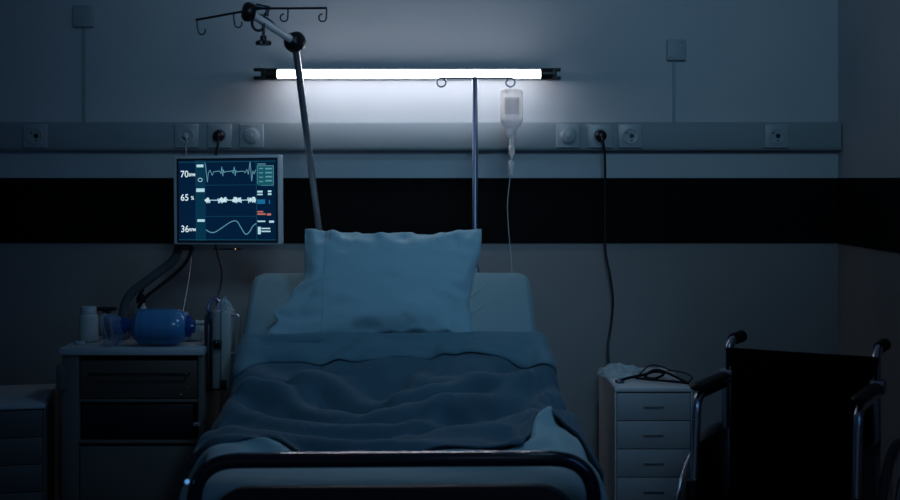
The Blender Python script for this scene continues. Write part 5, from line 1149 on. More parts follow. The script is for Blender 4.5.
-51,-2,-4,1,2,2,3,2,2,3,2,2,-3,-5,-4,-2,-4,-3,-3,-1,0,4,0,3,5,4,0,1,1,-1,0,-2,-3,-2,-1,2,-1,1,-1,0,1,1,2,1,1,0,1,0,0,0,1,0,3,-1,1,1,0,3,6,4,0,1,1,-2,-2,0,-37,-4,0,-1,-2,-1,0,-2,1,-1,2,0,-3,-2,2,2,-1,-2,-2,-3,-1,-3,0,2,3,-1,0,4,3,2,-1,1,0,
-1,1,1,3,-1,-1,-3,-2,-2,-2,-1,-2,1,1,0,1,1,0,3,1,2,1,2,0,1,5,5,2,-1,1,-1,0,0,-44,5,3,2,1,-1,-2,0,-2,-1,-2,-3,-6,-2,-1,-1,0,0,2,3,0,1,2,0,-2,-2,2,0,0,0,0,-1,2,-2,-1,0,1,-1,2,2,0,0,-3,-4,-2,-3,-1,-1,0,-1,1,1,3,2,5,4,2,2,2,4,4,1,-1,-2,0,0,-42,
1,2,1,1,2,0,1,0,1,-2,-5,-5,-3,-1,-3,-4,-3,-1,1,1,2,2,3,2,2,1,1,0,-1,-2,-2,-2,1,-4,-3,-1,2,3,3,4,2,-1,-1,-2,-2,-5,-2,-2,-2,0,0,2,2,3,6,4,2,3,2,4,4,-1,-1,-1,0,-33,-1,-2,0,0,0,1,0,1,0,-2,-7,-2,0,-1,0,-2,-2,-2,-2,-2,-2,0,-1,2,3,2,1,3,2,0,-1,-2,
1,0,-4,-3,1,1,0,1,3,2,0,2,1,-2,-2,-3,-2,-3,0,-1,0,3,3,3,4,2,4,3,3,2,-1,0,-1,-30,0,0,-1,0,-1,0,-1,1,-2,-5,-4,-3,-1,0,-1,0,1,-1,1,0,-1,-1,-2,-2,-2,-2,1,2,4,1,3,1,0,3,2,-1,-2,-4,-3,-2,-3,-2,-1,0,1,4,2,2,2,1,0,-2,-1,0,0,0,0,3,6,3,4,5,2,0,-2,
-31,1,0,0,-1,0,-1,1,-1,-3,-6,-2,-1,0,-1,-2,-3,0,-3,-2,3,2,1,2,1,-1,-2,-2,0,1,0,-3,3,0,0,2,2,0,1,-1,-3,-4,-6,-4,-4,-2,1,2,4,3,3,4,3,2,2,0,-1,-1,0,2,7,1,5,6,-1,0,-30,0,0,0,0,-1,0,-1,-1,-6,-4,0,2,2,1,-4,-4,-3,-4,-5,-2,0,1,4,3,3,3,3,-1,-1,-1,
-7,-3,0,0,-2,1,3,3,3,1,1,1,-4,-5,-6,-4,-1,-2,-1,0,2,4,6,6,2,3,2,0,3,4,-2,-2,4,6,1,-29,-1,0,-1,-1,0,0,0,-3,-4,-4,0,3,2,5,-3,-5,-3,-2,-5,-4,-3,-2,-1,0,2,3,6,5,2,1,-3,-6,-4,-4,0,0,-1,0,3,3,3,3,5,2,-1,-5,-4,-3,-2,-3,-2,-3,0,1,6,6,3,6,4,1,2,-3,
-3,4,9,-30,0,-1,-1,0,-1,0,0,-2,-6,0,-2,3,0,1,3,-6,-1,-1,-1,-2,-2,-3,-4,-4,-2,1,1,4,5,6,1,1,-3,-1,-3,-5,-5,-3,-1,0,1,-1,1,3,4,3,2,2,2,1,-3,-1,-11,-4,1,3,4,6,8,5,4,2,-3,-2,1,
], 60, 66, .0005), NV_, NU_)
for _ in range(1):                                  # soften
    A = B.copy()
    A[1:-1, 1:-1] = B[1:-1, 1:-1] * .5 + .125 * (B[:-2, 1:-1] + B[2:, 1:-1] + B[1:-1, :-2] + B[1:-1, 2:])
    B = A
C_ = B.copy()
for _ in range(60):
    C_[1:-1, 1:-1] = (C_[:-2, 1:-1] + C_[2:, 1:-1] + C_[1:-1, :-2] + C_[1:-1, 2:]) / 4
D_ = (B - C_)
D_[:, :14] *= .3
D_[:, -14:] *= .3
B = B + .35 * D_
# broad sagging folds: (row, column) lines over the cloth, height, width in cells
RIDGES = [
    ([(9, 22), (14, 33), (19, 46), (20, 58), (15, 70), (10, 80)], .013, 1.5),
    ([(14, 20), (19, 30), (25, 42), (27, 54), (23, 66), (17, 77)], .014, 1.6),
    ([(21, 18), (26, 28), (30, 38), (33, 52), (31, 64)], .013, 1.4),
    ([(11, 78), (18, 70), (25, 63), (30, 54)], .012, 1.7),
    ([(15, 83), (23, 76), (29, 68), (33, 60)], .013, 1.5),
    ([(24, 86), (29, 78), (34, 70), (37, 58), (37, 44)], .011, 1.3),
    ([(30, 16), (32, 24), (36, 32), (40, 42), (41, 54), (39, 66)], .013, 1.4),
    ([(36, 14), (36, 22), (39, 30), (44, 37)], .016, 1.5),
    ([(10, 16), (20, 15), (30, 12), (42, 10)], .014, 2.0),
    ([(13, 28), (20, 24), (28, 20), (36, 17)], .012, 1.5),
    ([(12, 52), (16, 60), (15, 68)], .008, 1.2),
    ([(17, 34), (22, 40), (24, 50)], .008, 1.1),
    ([(34, 84), (28, 77), (40, 71), (46, 66)], .014, 1.6),
    ([(28, 76), (36, 77), (44, 80)], .012, 1.3),
    ([(46, 26), (45, 40), (47, 54), (45, 68)], .010, 1.3),
    ([(23, 46), (27, 60), (26, 72)], .007, 1.0),
]
II, JJ = np.meshgrid(np.arange(NV_), np.arange(NU_), indexing='ij')
add_ = np.zeros((NV_, NU_))
for line, h_, wd_ in RIDGES:
    best = np.full((NV_, NU_), 1e9)
    sgn = np.zeros((NV_, NU_))
    tt = np.zeros((NV_, NU_))
    sp_ = spline([(a, b, 0) for a, b in line], 5)
    for n0_, (a, b) in enumerate(zip(sp_, sp_[1:])):
        ex_, ey_ = b.x - a.x, b.y - a.y
        L2 = ex_ * ex_ + ey_ * ey_ + 1e-9
        t_ = np.clip(((II - a.x) * ex_ + (JJ - a.y) * ey_) / L2, 0, 1)
        d_ = np.hypot(II - a.x - t_ * ex_, JJ - a.y - t_ * ey_)
        m_ = d_ < best
        best[m_] = d_[m_]
        sgn[m_] = (np.sign((II - a.x) * ey_ - (JJ - a.y) * ex_))[m_]
        tt[m_] = ((n0_ + t_) / (len(sp_) - 1))[m_]
    wv = wd_ * np.where(sgn > 0, .75, 1.35)
    fade = np.clip(np.sin(np.pi * np.clip(tt, .02, .98)) * 1.6, 0, 1)
    add_ += h_ * fade * (np.exp(-(best / wv) ** 2) - .28 * np.exp(-((best - 2.3 * wd_) / (1.2 * wd_)) ** 2))
B[..., 2] += add_ * 1.9
B[..., 1] -= add_ * .6
for i in range(26):                                 # near its top edge the blanket hugs the mattress sides
    k_ = .22 + .78 * (i / 26)
    u_ = B[i, :, 0]
    B[i, :, 0] = np.where(np.abs(u_) > .425, np.sign(u_) * (.425 + (np.abs(u_) - .425) * k_), u_)
for i in range(14):                                 # the folded edge lies a little further down the slope
    B[i] += np.array([0, -.030, -.021]) * (1 - i / 14)
rot = R(1.6)
Bx = B[..., 0] * math.cos(rot) - B[..., 1] * math.sin(rot)
By = B[..., 0] * math.sin(rot) + B[..., 1] * math.cos(rot)
B = np.stack([Bx + .006, By, B[..., 2]], axis=-1)
du = np.gradient(B, axis=1)
dv_ = np.gradient(B, axis=0)
N_ = np.cross(du, dv_)
N_ /= np.linalg.norm(N_, axis=-1, keepdims=True) + 1e-9
if N_[20, 48, 2] < 0:
    N_ = -N_


def fine(i, j, s=1.0):
    u, v = j / NU_, i / NV_
    a = noise.noise(Vector((u * 9 + v * 4, v * 16 - u * 5, 2.2)))
    b = noise.noise(Vector((u * 22 - v * 6, v * 30, 5.2)))
    return s * (.0065 * a + .0030 * b)


def sstep(t):
    t = max(0, min(1, t))
    return t * t * (3 - 2 * t)


def edge_row(j):
    """row where the blanket ends and the pale sheet starts, per column"""
    e = 46 + 1.2 * math.sin(j * .35)
    e -= 8 * sstep((40 - j) / 10) * (1 if j > 18 else sstep((j - 8) / 10))
    k_ = max(0, 1 - abs(j - 75) / (6.0 if j < 75 else 5.0))
    e -= 18 * k_ ** .85
    if j > 81:
        e += 10 * sstep((j - 81) / 6)
    return e


vs, fs = [], []
lo = []
ER = [edge_row(j) for j in range(NU_)]
RB = 84
for i in range(RB):
    t_ = i / (RB - 1)
    for j in range(NU_):
        f_ = t_ * ER[j]
        i0 = min(NV_ - 2, int(f_))
        w_ = f_ - i0
        p = B[i0, j] * (1 - w_) + B[i0 + 1, j] * w_
        n_ = N_[i0, j]
        off = .006 + fine(f_, j)
        if t_ > .96:
            off += .004 * math.sin((t_ - .96) / .04 * PI)
        vs.append(tuple(p + n_ * off))
for i in range(RB - 1):
    for j in range(NU_ - 1):
        fs.append((i * NU_ + j, (i + 1) * NU_ + j, (i + 1) * NU_ + j + 1, i * NU_ + j + 1))


def cloth(name, vs, fs, m, parent, thick, sub=1):
    o = MB().add(vs, fs).build(name, m, parent, local=True, angle=180)
    s_ = o.modifiers.new('solid', 'SOLIDIFY')
    s_.thickness = thick
    s_.offset = 0
    if sub:
        q_ = o.modifiers.new('sub', 'SUBSURF')
        q_.levels = q_.render_levels = sub
    return o


bl = thing('blanket', 'dark teal blanket rumpled over the bed, top edge folded back', 'blanket', (HX, HD, 0), (0, 0, R(BR)))
cloth('blanket_cover', vs, fs, M['blanket'], bl, .007)
# turned-back cuff
JC0, JC1 = 10, 92
cvs, cfs = [], []
nj = 0
for j in range(JC0, JC1):
    u = B[5, j, 0]
    ln = 7.6 + .5 * math.sin(u * 5 + 1) + .5 * noise.noise(Vector((u * 6, 0, 3))) - 1.4 * u
    ln += 4.5 * sstep((abs(u + .01) - .33) / .12)
    col_ = []
    p0, n0 = B[0, j], N_[2, j]
    back = (B[0, j] - B[3, j])
    back = back / (np.linalg.norm(back) + 1e-9)
    for a_ in range(6):
        an = R(-80 + a_ * 32)
        col_.append(p0 + back * .014 * math.cos(an) + n0 * (.010 + .012 * math.sin(an)))
    for k_ in range(1, 11):
        f_ = ln * k_ / 10
        i0 = int(f_)
        w_ = f_ - i0
        p = B[i0, j] * (1 - w_) + B[i0 + 1, j] * w_
        puff = .017 + .005 * math.sin(k_ / 10 * PI) + fine(f_ * 2 + 40, j, 1.1) - (.006 if k_ == 10 else 0)
        col_.append(p + N_[i0 + 1, j] * puff)
    cvs.append(col_)
    nj = len(col_)
vv = [tuple(p) for c_ in cvs for p in c_]
cc_ = len(cvs)
for a_ in range(cc_ - 1):
    for b_ in range(nj - 1):
        cfs.append((a_ * nj + b_, a_ * nj + b_ + 1, (a_ + 1) * nj + b_ + 1, (a_ + 1) * nj + b_))
o = cloth('folded_cuff', vv, cfs, M['cuff'], bl, .006)
o['label'] = 'lighter teal turned-back cuff'

# pale sheet showing at the foot
vs, fs = [], []
i_lo = 22
for i in range(i_lo, NV_):
    for j in range(NU_):
        p = B[i, j] - N_[i, j] * (.002 + .012 * min(1, max(0, (ER[j] - i) / 4))) + N_[i, j] * fine(i * 1.9 + 9, j * 1.4 + 31, 1.7) * (1 if i > 56 else 0)
        vs.append(tuple(p))
for i in range(NV_ - i_lo - 1):
    for j in range(NU_ - 1):
        fs.append((i * NU_ + j, (i + 1) * NU_ + j, (i + 1) * NU_ + j + 1, i * NU_ + j + 1))
sh = thing('bed_sheet', 'pale teal sheet showing below the blanket at the foot of the bed', 'bed sheet', (HX, HD, 0), (0, 0, R(BR)))
cloth('sheet_cloth', vs, fs, M['sheet'], sh, .003)

# ---- pillow
G = grid([
-983,44,44,44,45,44,44,44,44,44,42,43,43,45,44,44,45,44,44,43,41,43,44,44,43,44,44,42,42,43,44,44,45,43,44,44,44,43,40,43,44,44,44,44,44,44,4,-6,-1,0,0,0,0,0,0,0,2,1,1,-2,-1,0,0,-1,-1,1,3,0,0,0,1,0,0,2,1,-1,-1,-1,-1,2,0,0,0,0,2,0,0,0,0,0,
-1,-5,3,-2,-2,-1,-1,0,0,0,0,1,0,0,1,-1,1,0,-1,2,0,-1,-1,2,0,0,0,0,-1,-1,1,2,1,0,0,-1,0,0,0,2,2,0,-1,0,-1,0,-3,-3,5,-5,1,-1,-1,-1,0,0,0,-1,1,0,-1,2,-1,1,0,-1,2,1,-1,0,0,1,0,-1,1,1,0,-1,0,1,0,0,0,0,1,-1,-1,0,1,0,-1,-4,3,-2,4,-1,-4,2,-2,0,0,0,
-1,0,-1,1,0,0,1,0,0,0,-1,0,2,0,0,0,0,0,0,0,0,1,0,0,0,1,0,0,-1,0,1,1,-1,-2,-2,4,-2,-3,5,0,-6,0,3,-2,-1,0,1,0,0,-1,0,0,0,-1,0,1,0,1,0,0,0,0,0,0,0,0,1,0,0,1,0,-1,0,0,0,0,-1,0,-1,-1,4,-1,-2,-1,5,-6,2,-3,0,3,-1,0,-1,0,0,0,0,0,0,1,0,-1,1,-1,1,-1,
1,-1,0,1,1,0,0,0,0,0,0,0,0,0,-1,0,0,0,-1,3,0,-1,-3,-1,11,-9,1,-3,-1,0,2,-2,1,0,0,0,0,0,0,0,0,0,0,0,-1,1,-1,1,0,0,0,0,0,0,0,0,0,0,0,0,0,0,1,-2,2,0,0,0,-6,1,0,4,2,-6,-1,0,0,1,0,0,0,-1,1,0,0,-1,1,0,-1,1,0,0,0,0,0,0,0,0,0,0,0,0,0,0,0,-1,2,-1,
-1,2,1,-1,0,-2,-5,3,-5,8,0,-1,-3,0,0,1,-1,0,0,1,-1,1,0,0,0,0,0,0,0,0,0,-1,1,0,0,0,0,0,0,0,0,0,0,1,-1,1,0,0,-1,1,-1,0,0,-4,0,3,-4,3,-2,0,-1,0,1,0,0,0,0,0,0,0,-1,1,0,0,0,0,0,0,0,0,0,0,0,0,0,0,0,0,0,1,0,-1,1,-1,1,0,-1,1,6,-13,1,-6,2,0,3,-1,1,
0,-1,1,0,0,0,-1,1,0,0,0,0,0,0,-1,1,0,0,0,0,0,0,0,1,-1,0,0,1,-1,0,0,0,0,0,0,0,-1,2,-11,3,-4,-2,3,0,0,0,-1,1,-1,0,1,0,0,0,0,0,0,0,-1,1,0,0,0,0,0,0,0,0,0,0,0,0,0,0,0,0,0,0,1,0,-1,0,-3,3,9,8,-11,2,1,0,0,0,0,0,0,0,0,0,0,0,0,0,0,0,0,0,0,0,0,0,0,
0,0,0,0,0,0,0,0,0,0,0,1,-1,0,0,1,-2,2,-2,4,8,-7,-1,0,0,0,-1,1,0,0,0,0,0,0,-1,1,0,0,0,0,0,0,0,0,0,0,0,0,0,0,0,0,0,0,0,0,0,0,1,-1,0,0,1,-1,-2,4,-13,16,0,-3,0,0,1,-1,0,0,0,0,0,0,0,0,0,-1,1,0,0,0,0,0,0,0,0,0,0,0,0,0,0,0,0,0,0,0,0,1,-1,0,1,-2,
-3,4,-6,10,-1,-2,-1,0,0,1,-1,0,1,-1,0,0,0,0,0,0,0,0,0,0,0,0,0,0,0,0,0,0,0,0,0,1,-1,0,0,0,0,-1,1,0,0,-3,-3,6,-3,7,1,-3,-2,0,0,0,1,0,-1,0,0,0,0,0,0,0,0,0,0,0,0,0,0,0,0,0,0,0,0,0,0,-1,1,0,0,0,-1,1,0,0,1,-5,3,1,-2,1,-1,1,1,1,0,-1,0,0,0,0,0,0,0,
0,0,0,0,0,0,0,0,0,0,0,0,0,0,0,-1,1,0,0,-1,1,-1,0,1,0,0,-1,1,6,-1,-6,-3,-3,0,4,3,0,-1,1,-1,0,0,0,0,0,0,-1,1,0,0,0,0,0,0,0,0,0,-1,1,-1,1,0,0,0,0,0,-1,1,0,0,-1,0,1,-1,4,4,-11,-2,-3,2,2,2,-1,0,0,1,-1,0,0,0,0,0,0,0,0,0,0,0,0,0,0,0,0,0,0,0,0,0,
-1,0,1,0,0,0,0,-1,1,-1,0,0,2,2,-4,-2,0,0,3,-1,0,1,-1,0,1,0,0,0,-1,0,1,-1,0,0,0,0,0,0,0,0,0,0,0,0,0,0,0,1,-1,-1,0,0,0,1,-1,1,-1,1,1,1,7,-2,1,1,0,0,1,-1,0,0,1,0,-1,0,0,0,0,0,0,0,0,0,0,0,0,-1,1,0,0,0,0,0,0,-1,0,1,0,-1,1,0,0,-1,1,-1,1,2,4,-2,2,
-1,1,1,-1,0,1,1,-1,-1,-1,0,1,1,-1,0,1,-1,1,-1,0,0,0,0,0,0,0,0,-1,1,0,0,-1,0,1,1,-3,0,1,1,-1,0,1,1,2,-3,3,0,1,0,0,0,1,-2,-1,0,2,0,0,-1,1,0,-1,1,-1,0,1,-1,0,0,-1,1,-1,0,0,0,0,0,1,0,-1,0,2,-1,-1,0,0,0,0,2,2,-2,-1,3,1,-1,1,1,-1,-2,1,1,0,1,-1,1,
-1,0,0,-1,0,1,-1,1,0,-1,0,0,-1,0,0,-1,1,0,0,0,0,0,-1,1,1,-1,0,0,0,1,3,-2,0,3,-1,2,0,0,0,2,-1,0,-1,0,0,-1,0,-1,0,1,0,-1,1,-1,0,0,0,-1,1,0,0,-1,-2,0,0,1,-1,0,1,1,-1,1,0,0,0,1,3,-3,2,1,2,0,0,0,1,1,1,-3,1,-1,0,-1,0,2,0,-2,-1,-1,0,0,0,1,0,0,0,
-1,0,-1,2,-2,0,-1,1,0,0,-1,1,0,1,1,-1,1,3,-2,2,2,0,1,0,0,-1,0,-3,3,0,0,0,2,0,-2,-2,0,1,-1,-2,0,0,1,0,0,1,0,0,-1,-1,0,0,-1,1,0,-1,0,0,0,1,0,2,0,3,-2,5,0,0,-1,0,-2,-2,1,3,0,0,1,1,-2,-2,0,0,1,-1,1,1,-1,0,-1,0,0,-3,-1,-1,4,0,2,-1,-1,-2,0,1,0,0,
0,-1,0,0,1,5,-658,3,4,4,3,4,5,4,6,6,13,8,-7,-1,2,3,3,3,6,11,17,6,2,-4,-11,-1,-2,12,-14,-10,-6,-5,-3,5,-6,-1,1,-2,-16,-12,-7,-5,-6,-5,-5,-5,45,-4,-4,-3,-2,-1,0,3,-1,-8,-12,-5,12,10,7,0,0,-7,-12,-14,-16,-2,1,2,8,1,7,-5,20,2,-6,-4,0,-7,7,7,2,
-2,1,4,4,3,5,4,1,5,46,-1,-1,-1,-1,-3,-5,-5,-3,4,2,0,0,1,-2,0,0,4,3,-5,-8,-6,-3,4,8,3,-6,-12,-10,4,12,13,2,-4,-5,-8,-4,1,14,10,3,1,0,-2,4,2,46,0,-1,0,0,-1,0,-2,-2,-1,-2,-1,-2,-3,0,0,0,-1,2,4,0,1,0,0,-2,1,4,2,0,-3,0,0,-2,1,1,0,0,3,3,-2,0,-1,
0,3,1,-1,46,-1,0,0,0,1,-1,0,-1,-1,-1,-2,-2,-6,-4,1,2,-1,-2,2,5,2,1,0,1,1,-3,-1,-1,6,-2,-2,0,2,2,2,2,0,-2,0,1,0,1,0,0,1,45,0,1,-1,0,0,1,-1,1,-1,0,0,-1,-1,-3,-4,-5,2,3,3,2,0,0,-1,-2,0,-3,1,3,0,1,-2,2,3,2,0,0,0,0,1,-2,1,0,0,1,0,46,0,-1,0,1,0,
-1,1,-1,1,0,-1,1,-1,0,0,0,0,0,-1,0,0,-1,0,-2,-6,3,3,2,1,1,0,1,0,-1,1,-1,1,0,-2,1,0,0,1,0,0,44,2,0,0,-2,1,1,-1,1,0,-1,1,-1,1,0,0,0,0,0,0,0,-1,0,-1,0,1,0,0,0,0,0,1,0,0,0,0,0,-1,-1,1,0,1,0,-1,1,0,44,1,1,0,0,-1,1,0,0,0,0,0,0,0,0,0,0,0,0,0,0,0,
0,0,0,0,0,0,0,0,0,0,0,0,0,0,-1,0,1,0,-1,1,0,0,-1,0,46,0,-1,0,1,-1,0,1,0,-1,1,0,0,0,0,0,0,0,0,0,0,0,0,0,0,0,0,0,0,0,0,-1,1,0,0,-1,0,0,0,0,1,-1,0,1,-1,1,46,-2,2,0,-1,1,-1,0,0,1,0,0,0,0,0,0,0,0,0,0,0,0,0,0,0,0,0,0,0,0,0,0,0,-1,0,0,1,0,0,0,0,0,
0,0,-1,1,45,0,0,1,0,0,0,0,0,0,0,0,0,0,0,0,0,0,0,0,0,0,0,0,0,0,0,0,0,0,0,0,-1,1,0,0,0,0,0,0,0,0,0,0,0,-4,46,0,0,0,0,0,0,0,0,0,0,0,0,0,0,0,0,0,0,0,0,0,0,0,0,0,0,0,0,0,0,0,0,0,0,0,0,0,0,0,0,0,0,0,0,-1,45,1,0,-1,1,0,0,0,0,0,0,0,0,0,0,0,0,0,0,0,
0,0,0,0,0,0,0,0,0,0,0,0,0,0,0,0,0,0,0,0,0,0,0,-1,1,0,45,1,0,0,0,0,0,0,0,0,0,0,0,0,0,0,0,0,0,0,0,0,0,0,0,0,0,0,0,0,0,0,0,0,0,0,0,0,0,0,0,0,0,0,0,0,43,2,0,1,0,0,0,0,0,0,0,0,0,0,0,0,0,0,0,0,0,0,0,0,0,0,0,0,0,0,0,0,0,0,0,0,0,0,0,0,0,0,0,0,-1,1,
46,0,0,0,0,0,0,0,0,0,0,0,0,0,0,0,0,0,0,0,0,0,0,0,0,0,0,0,0,0,0,0,0,0,0,0,0,0,0,0,0,0,0,0,0,0,45,0,0,1,0,0,0,0,0,0,0,0,0,0,0,0,0,0,0,0,0,0,0,0,0,0,0,0,0,0,0,0,0,0,0,0,0,0,0,0,0,0,0,-1,0,1,46,-1,1,0,0,0,0,0,0,0,0,0,0,0,0,0,0,0,0,0,0,0,0,0,0,
0,0,0,0,0,0,0,0,0,0,0,0,0,0,0,0,0,0,0,-1,0,46,0,-1,0,1,0,0,0,0,0,0,0,0,0,0,0,0,0,0,0,0,0,0,0,0,0,0,0,0,0,0,0,0,0,0,0,0,0,0,0,0,0,0,0,-1,1,46,-1,1,0,-1,1,0,0,0,0,0,0,0,-1,1,0,0,0,0,0,0,0,0,0,0,0,0,0,0,0,0,0,0,0,0,0,0,0,0,0,0,0,-1,0,1,-2,45,
1,0,0,0,-1,1,0,0,0,-1,0,-1,1,0,0,0,1,-1,0,0,1,0,0,0,0,0,0,0,0,0,0,0,-1,0,0,1,0,0,0,0,-1,1,0,0,-1,46,0,0,0,0,0,0,0,0,-1,-2,0,2,1,0,0,0,-1,1,0,0,-1,0,0,1,0,0,0,0,0,-1,0,0,1,0,0,-1,0,1,0,-1,1,0,0,0,0,46,0,0,0,0,0,-1,0,-2,-2,4,1,0,0,-1,0,1,0,0,
-1,-1,1,1,0,-1,0,0,1,0,-1,1,0,-1,0,-1,1,0,0,-2,2,1,0,0,0,0,-1,46,0,0,-1,1,0,-1,-3,0,4,0,0,-1,0,0,0,-1,-1,1,0,1,-1,-1,-2,-2,-3,1,3,2,2,1,0,1,-1,1,-2,0,1,1,-2,1,1,-1,1,0,0,46,0,0,0,0,-2,-3,2,2,0,-1,-2,-3,0,0,1,1,1,1,1,0,-1,-2,-1,-2,0,-2,1,3,
1,0,1,1,2,0,0,-1,0,1,0,-2,2,1,0,0,0,45,1,-1,1,-3,0,2,-1,-4,-1,-5,1,0,2,1,2,2,1,-1,-1,0,-1,0,-1,-1,0,1,-3,-5,0,-7,4,4,2,1,6,2,1,1,0,0,-3,3,0,1,0,46,-1,1,-2,1,0,-1,-1,0,-6,-5,3,2,1,2,-1,-4,-6,-8,-4,10,3,2,5,1,2,-1,-1,-7,0,-3,-3,6,-1,4,-4,2,5,
3,3,2,0,-4,5,-1,1,46,0,-2,-1,-1,-1,-1,-1,-3,-6,7,-1,2,-2,-5,-6,-8,-10,-2,4,4,9,4,2,5,1,1,-1,3,-5,-2,-1,-2,2,2,0,0,0,3,3,3,2,2,-4,5,0,46,-6,-4,-4,-6,-5,-10,9,10,10,0,-5,-4,-6,-7,-10,2,0,2,1,-2,-6,-11,2,-6,0,-2,10,16,12,12,-1,-12,-8,6,8,4,-1,
-2,-1,0,3,4,4,0,4,-3,2,2,2,1,0,-2,-1,-1,-2,-2,-1,-1,-1,-2,0,0,2,2,2,5,0,0,0,-2,-2,-1,-3,5,1,0,0,1,-2,-2,-2,-3,0,5,3,0,-1,-1,-1,1,1,1,24,4,4,3,1,1,-2,0,6,4,1,-2,-6,-4,-1,-1,5,6,4,-2,2,1,-1,1,1,-1,0,-6,0,3,3,-1,1,0,-3,0,-1,0,-3,-3,-3,-6,-4,
-2,-23,0,2,11,1,5,6,6,4,3,-2,-2,-1,0,0,1,0,0,-5,-2,3,6,0,-1,-3,-6,-4,5,13,5,0,-5,-12,0,6,4,5,1,0,-9,-11,-6,-1,2,3,-16,-6,0,5,-4,6,1,2,3,6,3,1,3,3,2,3,0,0,0,1,-3,-3,0,-1,-1,1,1,-1,-8,-6,3,7,1,1,0,-1,0,-2,-1,-5,-6,3,2,1,-3,-15,5,-2,-1,3,8,-7,
5,-1,1,1,3,4,3,3,5,6,4,-1,-2,1,2,-2,-5,-3,-1,0,-1,-1,4,1,0,-7,2,2,2,-4,-4,-3,-5,0,3,0,-3,-3,-9,9,-4,-4,-1,0,7,3,-9,6,0,0,0,1,0,0,3,5,6,5,6,-2,-3,-3,-4,1,1,1,4,-1,4,0,-5,0,-3,4,-6,-5,-4,-2,1,-2,-2,-1,2,-8,10,-1,-6,-2,-2,4,0,8,-2,-7,5,-1,1,0,
1,0,-3,-1,1,3,1,1,1,1,2,2,1,1,3,9,-2,-5,-4,-4,-2,-3,-1,-2,-1,0,-1,-2,1,4,-6,8,-1,-2,-5,-1,-1,2,-1,5,5,-3,-5,6,-4,0,1,1,1,-2,-2,-1,1,1,0,1,1,1,2,3,0,-2,-2,-2,0,-1,-1,-1,0,0,1,-1,-1,5,2,-8,7,-1,-1,-2,-5,-1,1,-4,-2,7,5,2,-5,-2,5,-3,-1,1,1,1,0,
-1,-2,0,0,0,-1,0,0,-2,0,1,0,0,-1,0,0,2,0,1,-1,0,6,0,-5,5,-1,-2,0,-3,-4,1,1,-1,-2,3,4,2,2,-6,0,3,-2,0,0,0,0,0,0,-1,0,-1,0,0,-1,0,0,-1,0,0,0,1,1,1,0,-1,1,6,1,-6,2,-1,-2,2,-1,-2,-1,-1,0,0,3,-4,4,1,1,3,-3,-1,0,-1,0,0,1,-1,0,-1,0,0,0,-1,0,0,0,0,
0,0,1,0,1,0,0,3,3,-3,-4,3,-1,-2,1,1,-1,-1,5,-6,0,4,1,0,-3,1,0,0,1,-1,0,0,-1,0,-1,1,0,0,0,-1,0,0,0,0,0,0,0,0,0,1,1,0,1,0,-2,-1,0,-1,1,2,1,-1,-2,-2,3,0,2,0,3,-3,0,0,1,-1,0,0,1,-1,0,-1,0,0,0,1,-1,1,0,0,0,0,-1,0,0,0,0,0,-1,0,0,0,0,0,-1,1,1,1,1,
0,-3,-3,4,-1,1,2,-1,-3,1,2,-1,1,-1,1,-1,0,0,1,0,0,0,-1,1,0,0,0,-1,1,1,1,-1,0,-1,-1,0,-1,0,0,0,0,0,1,1,0,0,-1,-2,2,-2,1,1,-1,0,0,1,0,0,-1,1,-1,1,1,0,-1,1,0,0,0,-1,0,0,0,0,0,1,0,1,-1,0,-1,0,0,-1,0,0,0,1,0,0,0,-1,1,2,-1,-5,1,-1,-2,-1,5,-1,-1,
1,0,-1,1,0,0,1,1,0,0,0,0,-1,-1,0,0,1,0,-1,0,-1,1,0,0,0,0,1,0,0,-1,0,0,0,0,0,0,1,-3,-1,2,-1,-4,0,4,1,-1,0,0,1,0,0,1,-1,1,0,0,-1,1,0,0,-1,0,-1,-1,-1,-1,1,0,1,2,-1,1,0,0,0,1,-1,-1,0,0,0,-1,3,-4,-3,5,-2,-4,1,2,1,0,0,1,0,0,1,-1,1,0,-1,0,1,-1,1,
0,-1,0,0,0,1,0,0,0,0,-1,1,-1,1,0,-1,0,0,0,-1,0,0,1,0,-2,2,1,1,-1,1,-1,-2,-1,1,0,0,1,0,1,0,-1,1,0,0,0,-1,0,1,0,0,0,-1,0,0,0,0,0,0,0,-1,0,1,0,0,0,-1,0,-1,0,2,6,-2,-4,2,4,0,-5,-4,-2,3,0,1,0,0,0,1,0,0,0,-1,0,0,0,0,0,1,0,0,0,-1,0,0,0,-1,1,0,0,
-1,1,-1,0,0,-1,0,0,0,4,5,-5,3,2,-2,-4,-5,5,-2,1,0,0,1,0,-2,-2,1,1,-1,0,1,0,1,0,0,0,1,1,0,-1,-1,-1,1,-1,-2,-1,3,0,1,0,0,-1,0,-1,0,4,1,0,1,0,-1,-3,1,0,-1,1,0,0,-2,-5,-3,6,1,-2,2,0,0,2,0,0,0,1,0,-1,0,0,0,0,-1,0,2,-1,-5,0,4,1,0,0,-1,0,0,2,3,1,
1,-1,-1,-1,0,-2,1,0,-2,-4,-7,5,8,-2,-2,1,0,1,0,-1,0,1,1,0,0,1,0,0,-1,0,-2,-1,-1,2,4,-3,-6,3,4,0,0,-1,1,1,3,2,0,-2,1,-2,-1,1,0,-3,-7,-6,11,5,-2,-2,0,0,0,-1,0,-2,-2,2,1,1,0,-1,1,1,1,0,1,0,-2,-4,-1,6,3,-8,-2,9,0,-1,0,2,2,2,1,-3,1,-3,0,0,-5,-9,
2,13,1,-4,-3,0,-2,-1,-1,-1,1,1,1,-2,-3,-5,-4,-4,2,6,4,4,3,1,2,2,-2,-6,1,9,-3,-7,7,2,-2,2,2,2,1,2,-6,-2,2,-8,-9,4,12,-3,-6,-5,-5,0,1,1,2,0,2,1,0,-3,-3,-1,-3,0,-3,2,4,2,1,3,3,3,2,1,-4,-2,8,-1,-9,10,1,0,3,2,2,-2,-5,0,-9,0,9,1,-18,-1,-8,1,1,2,
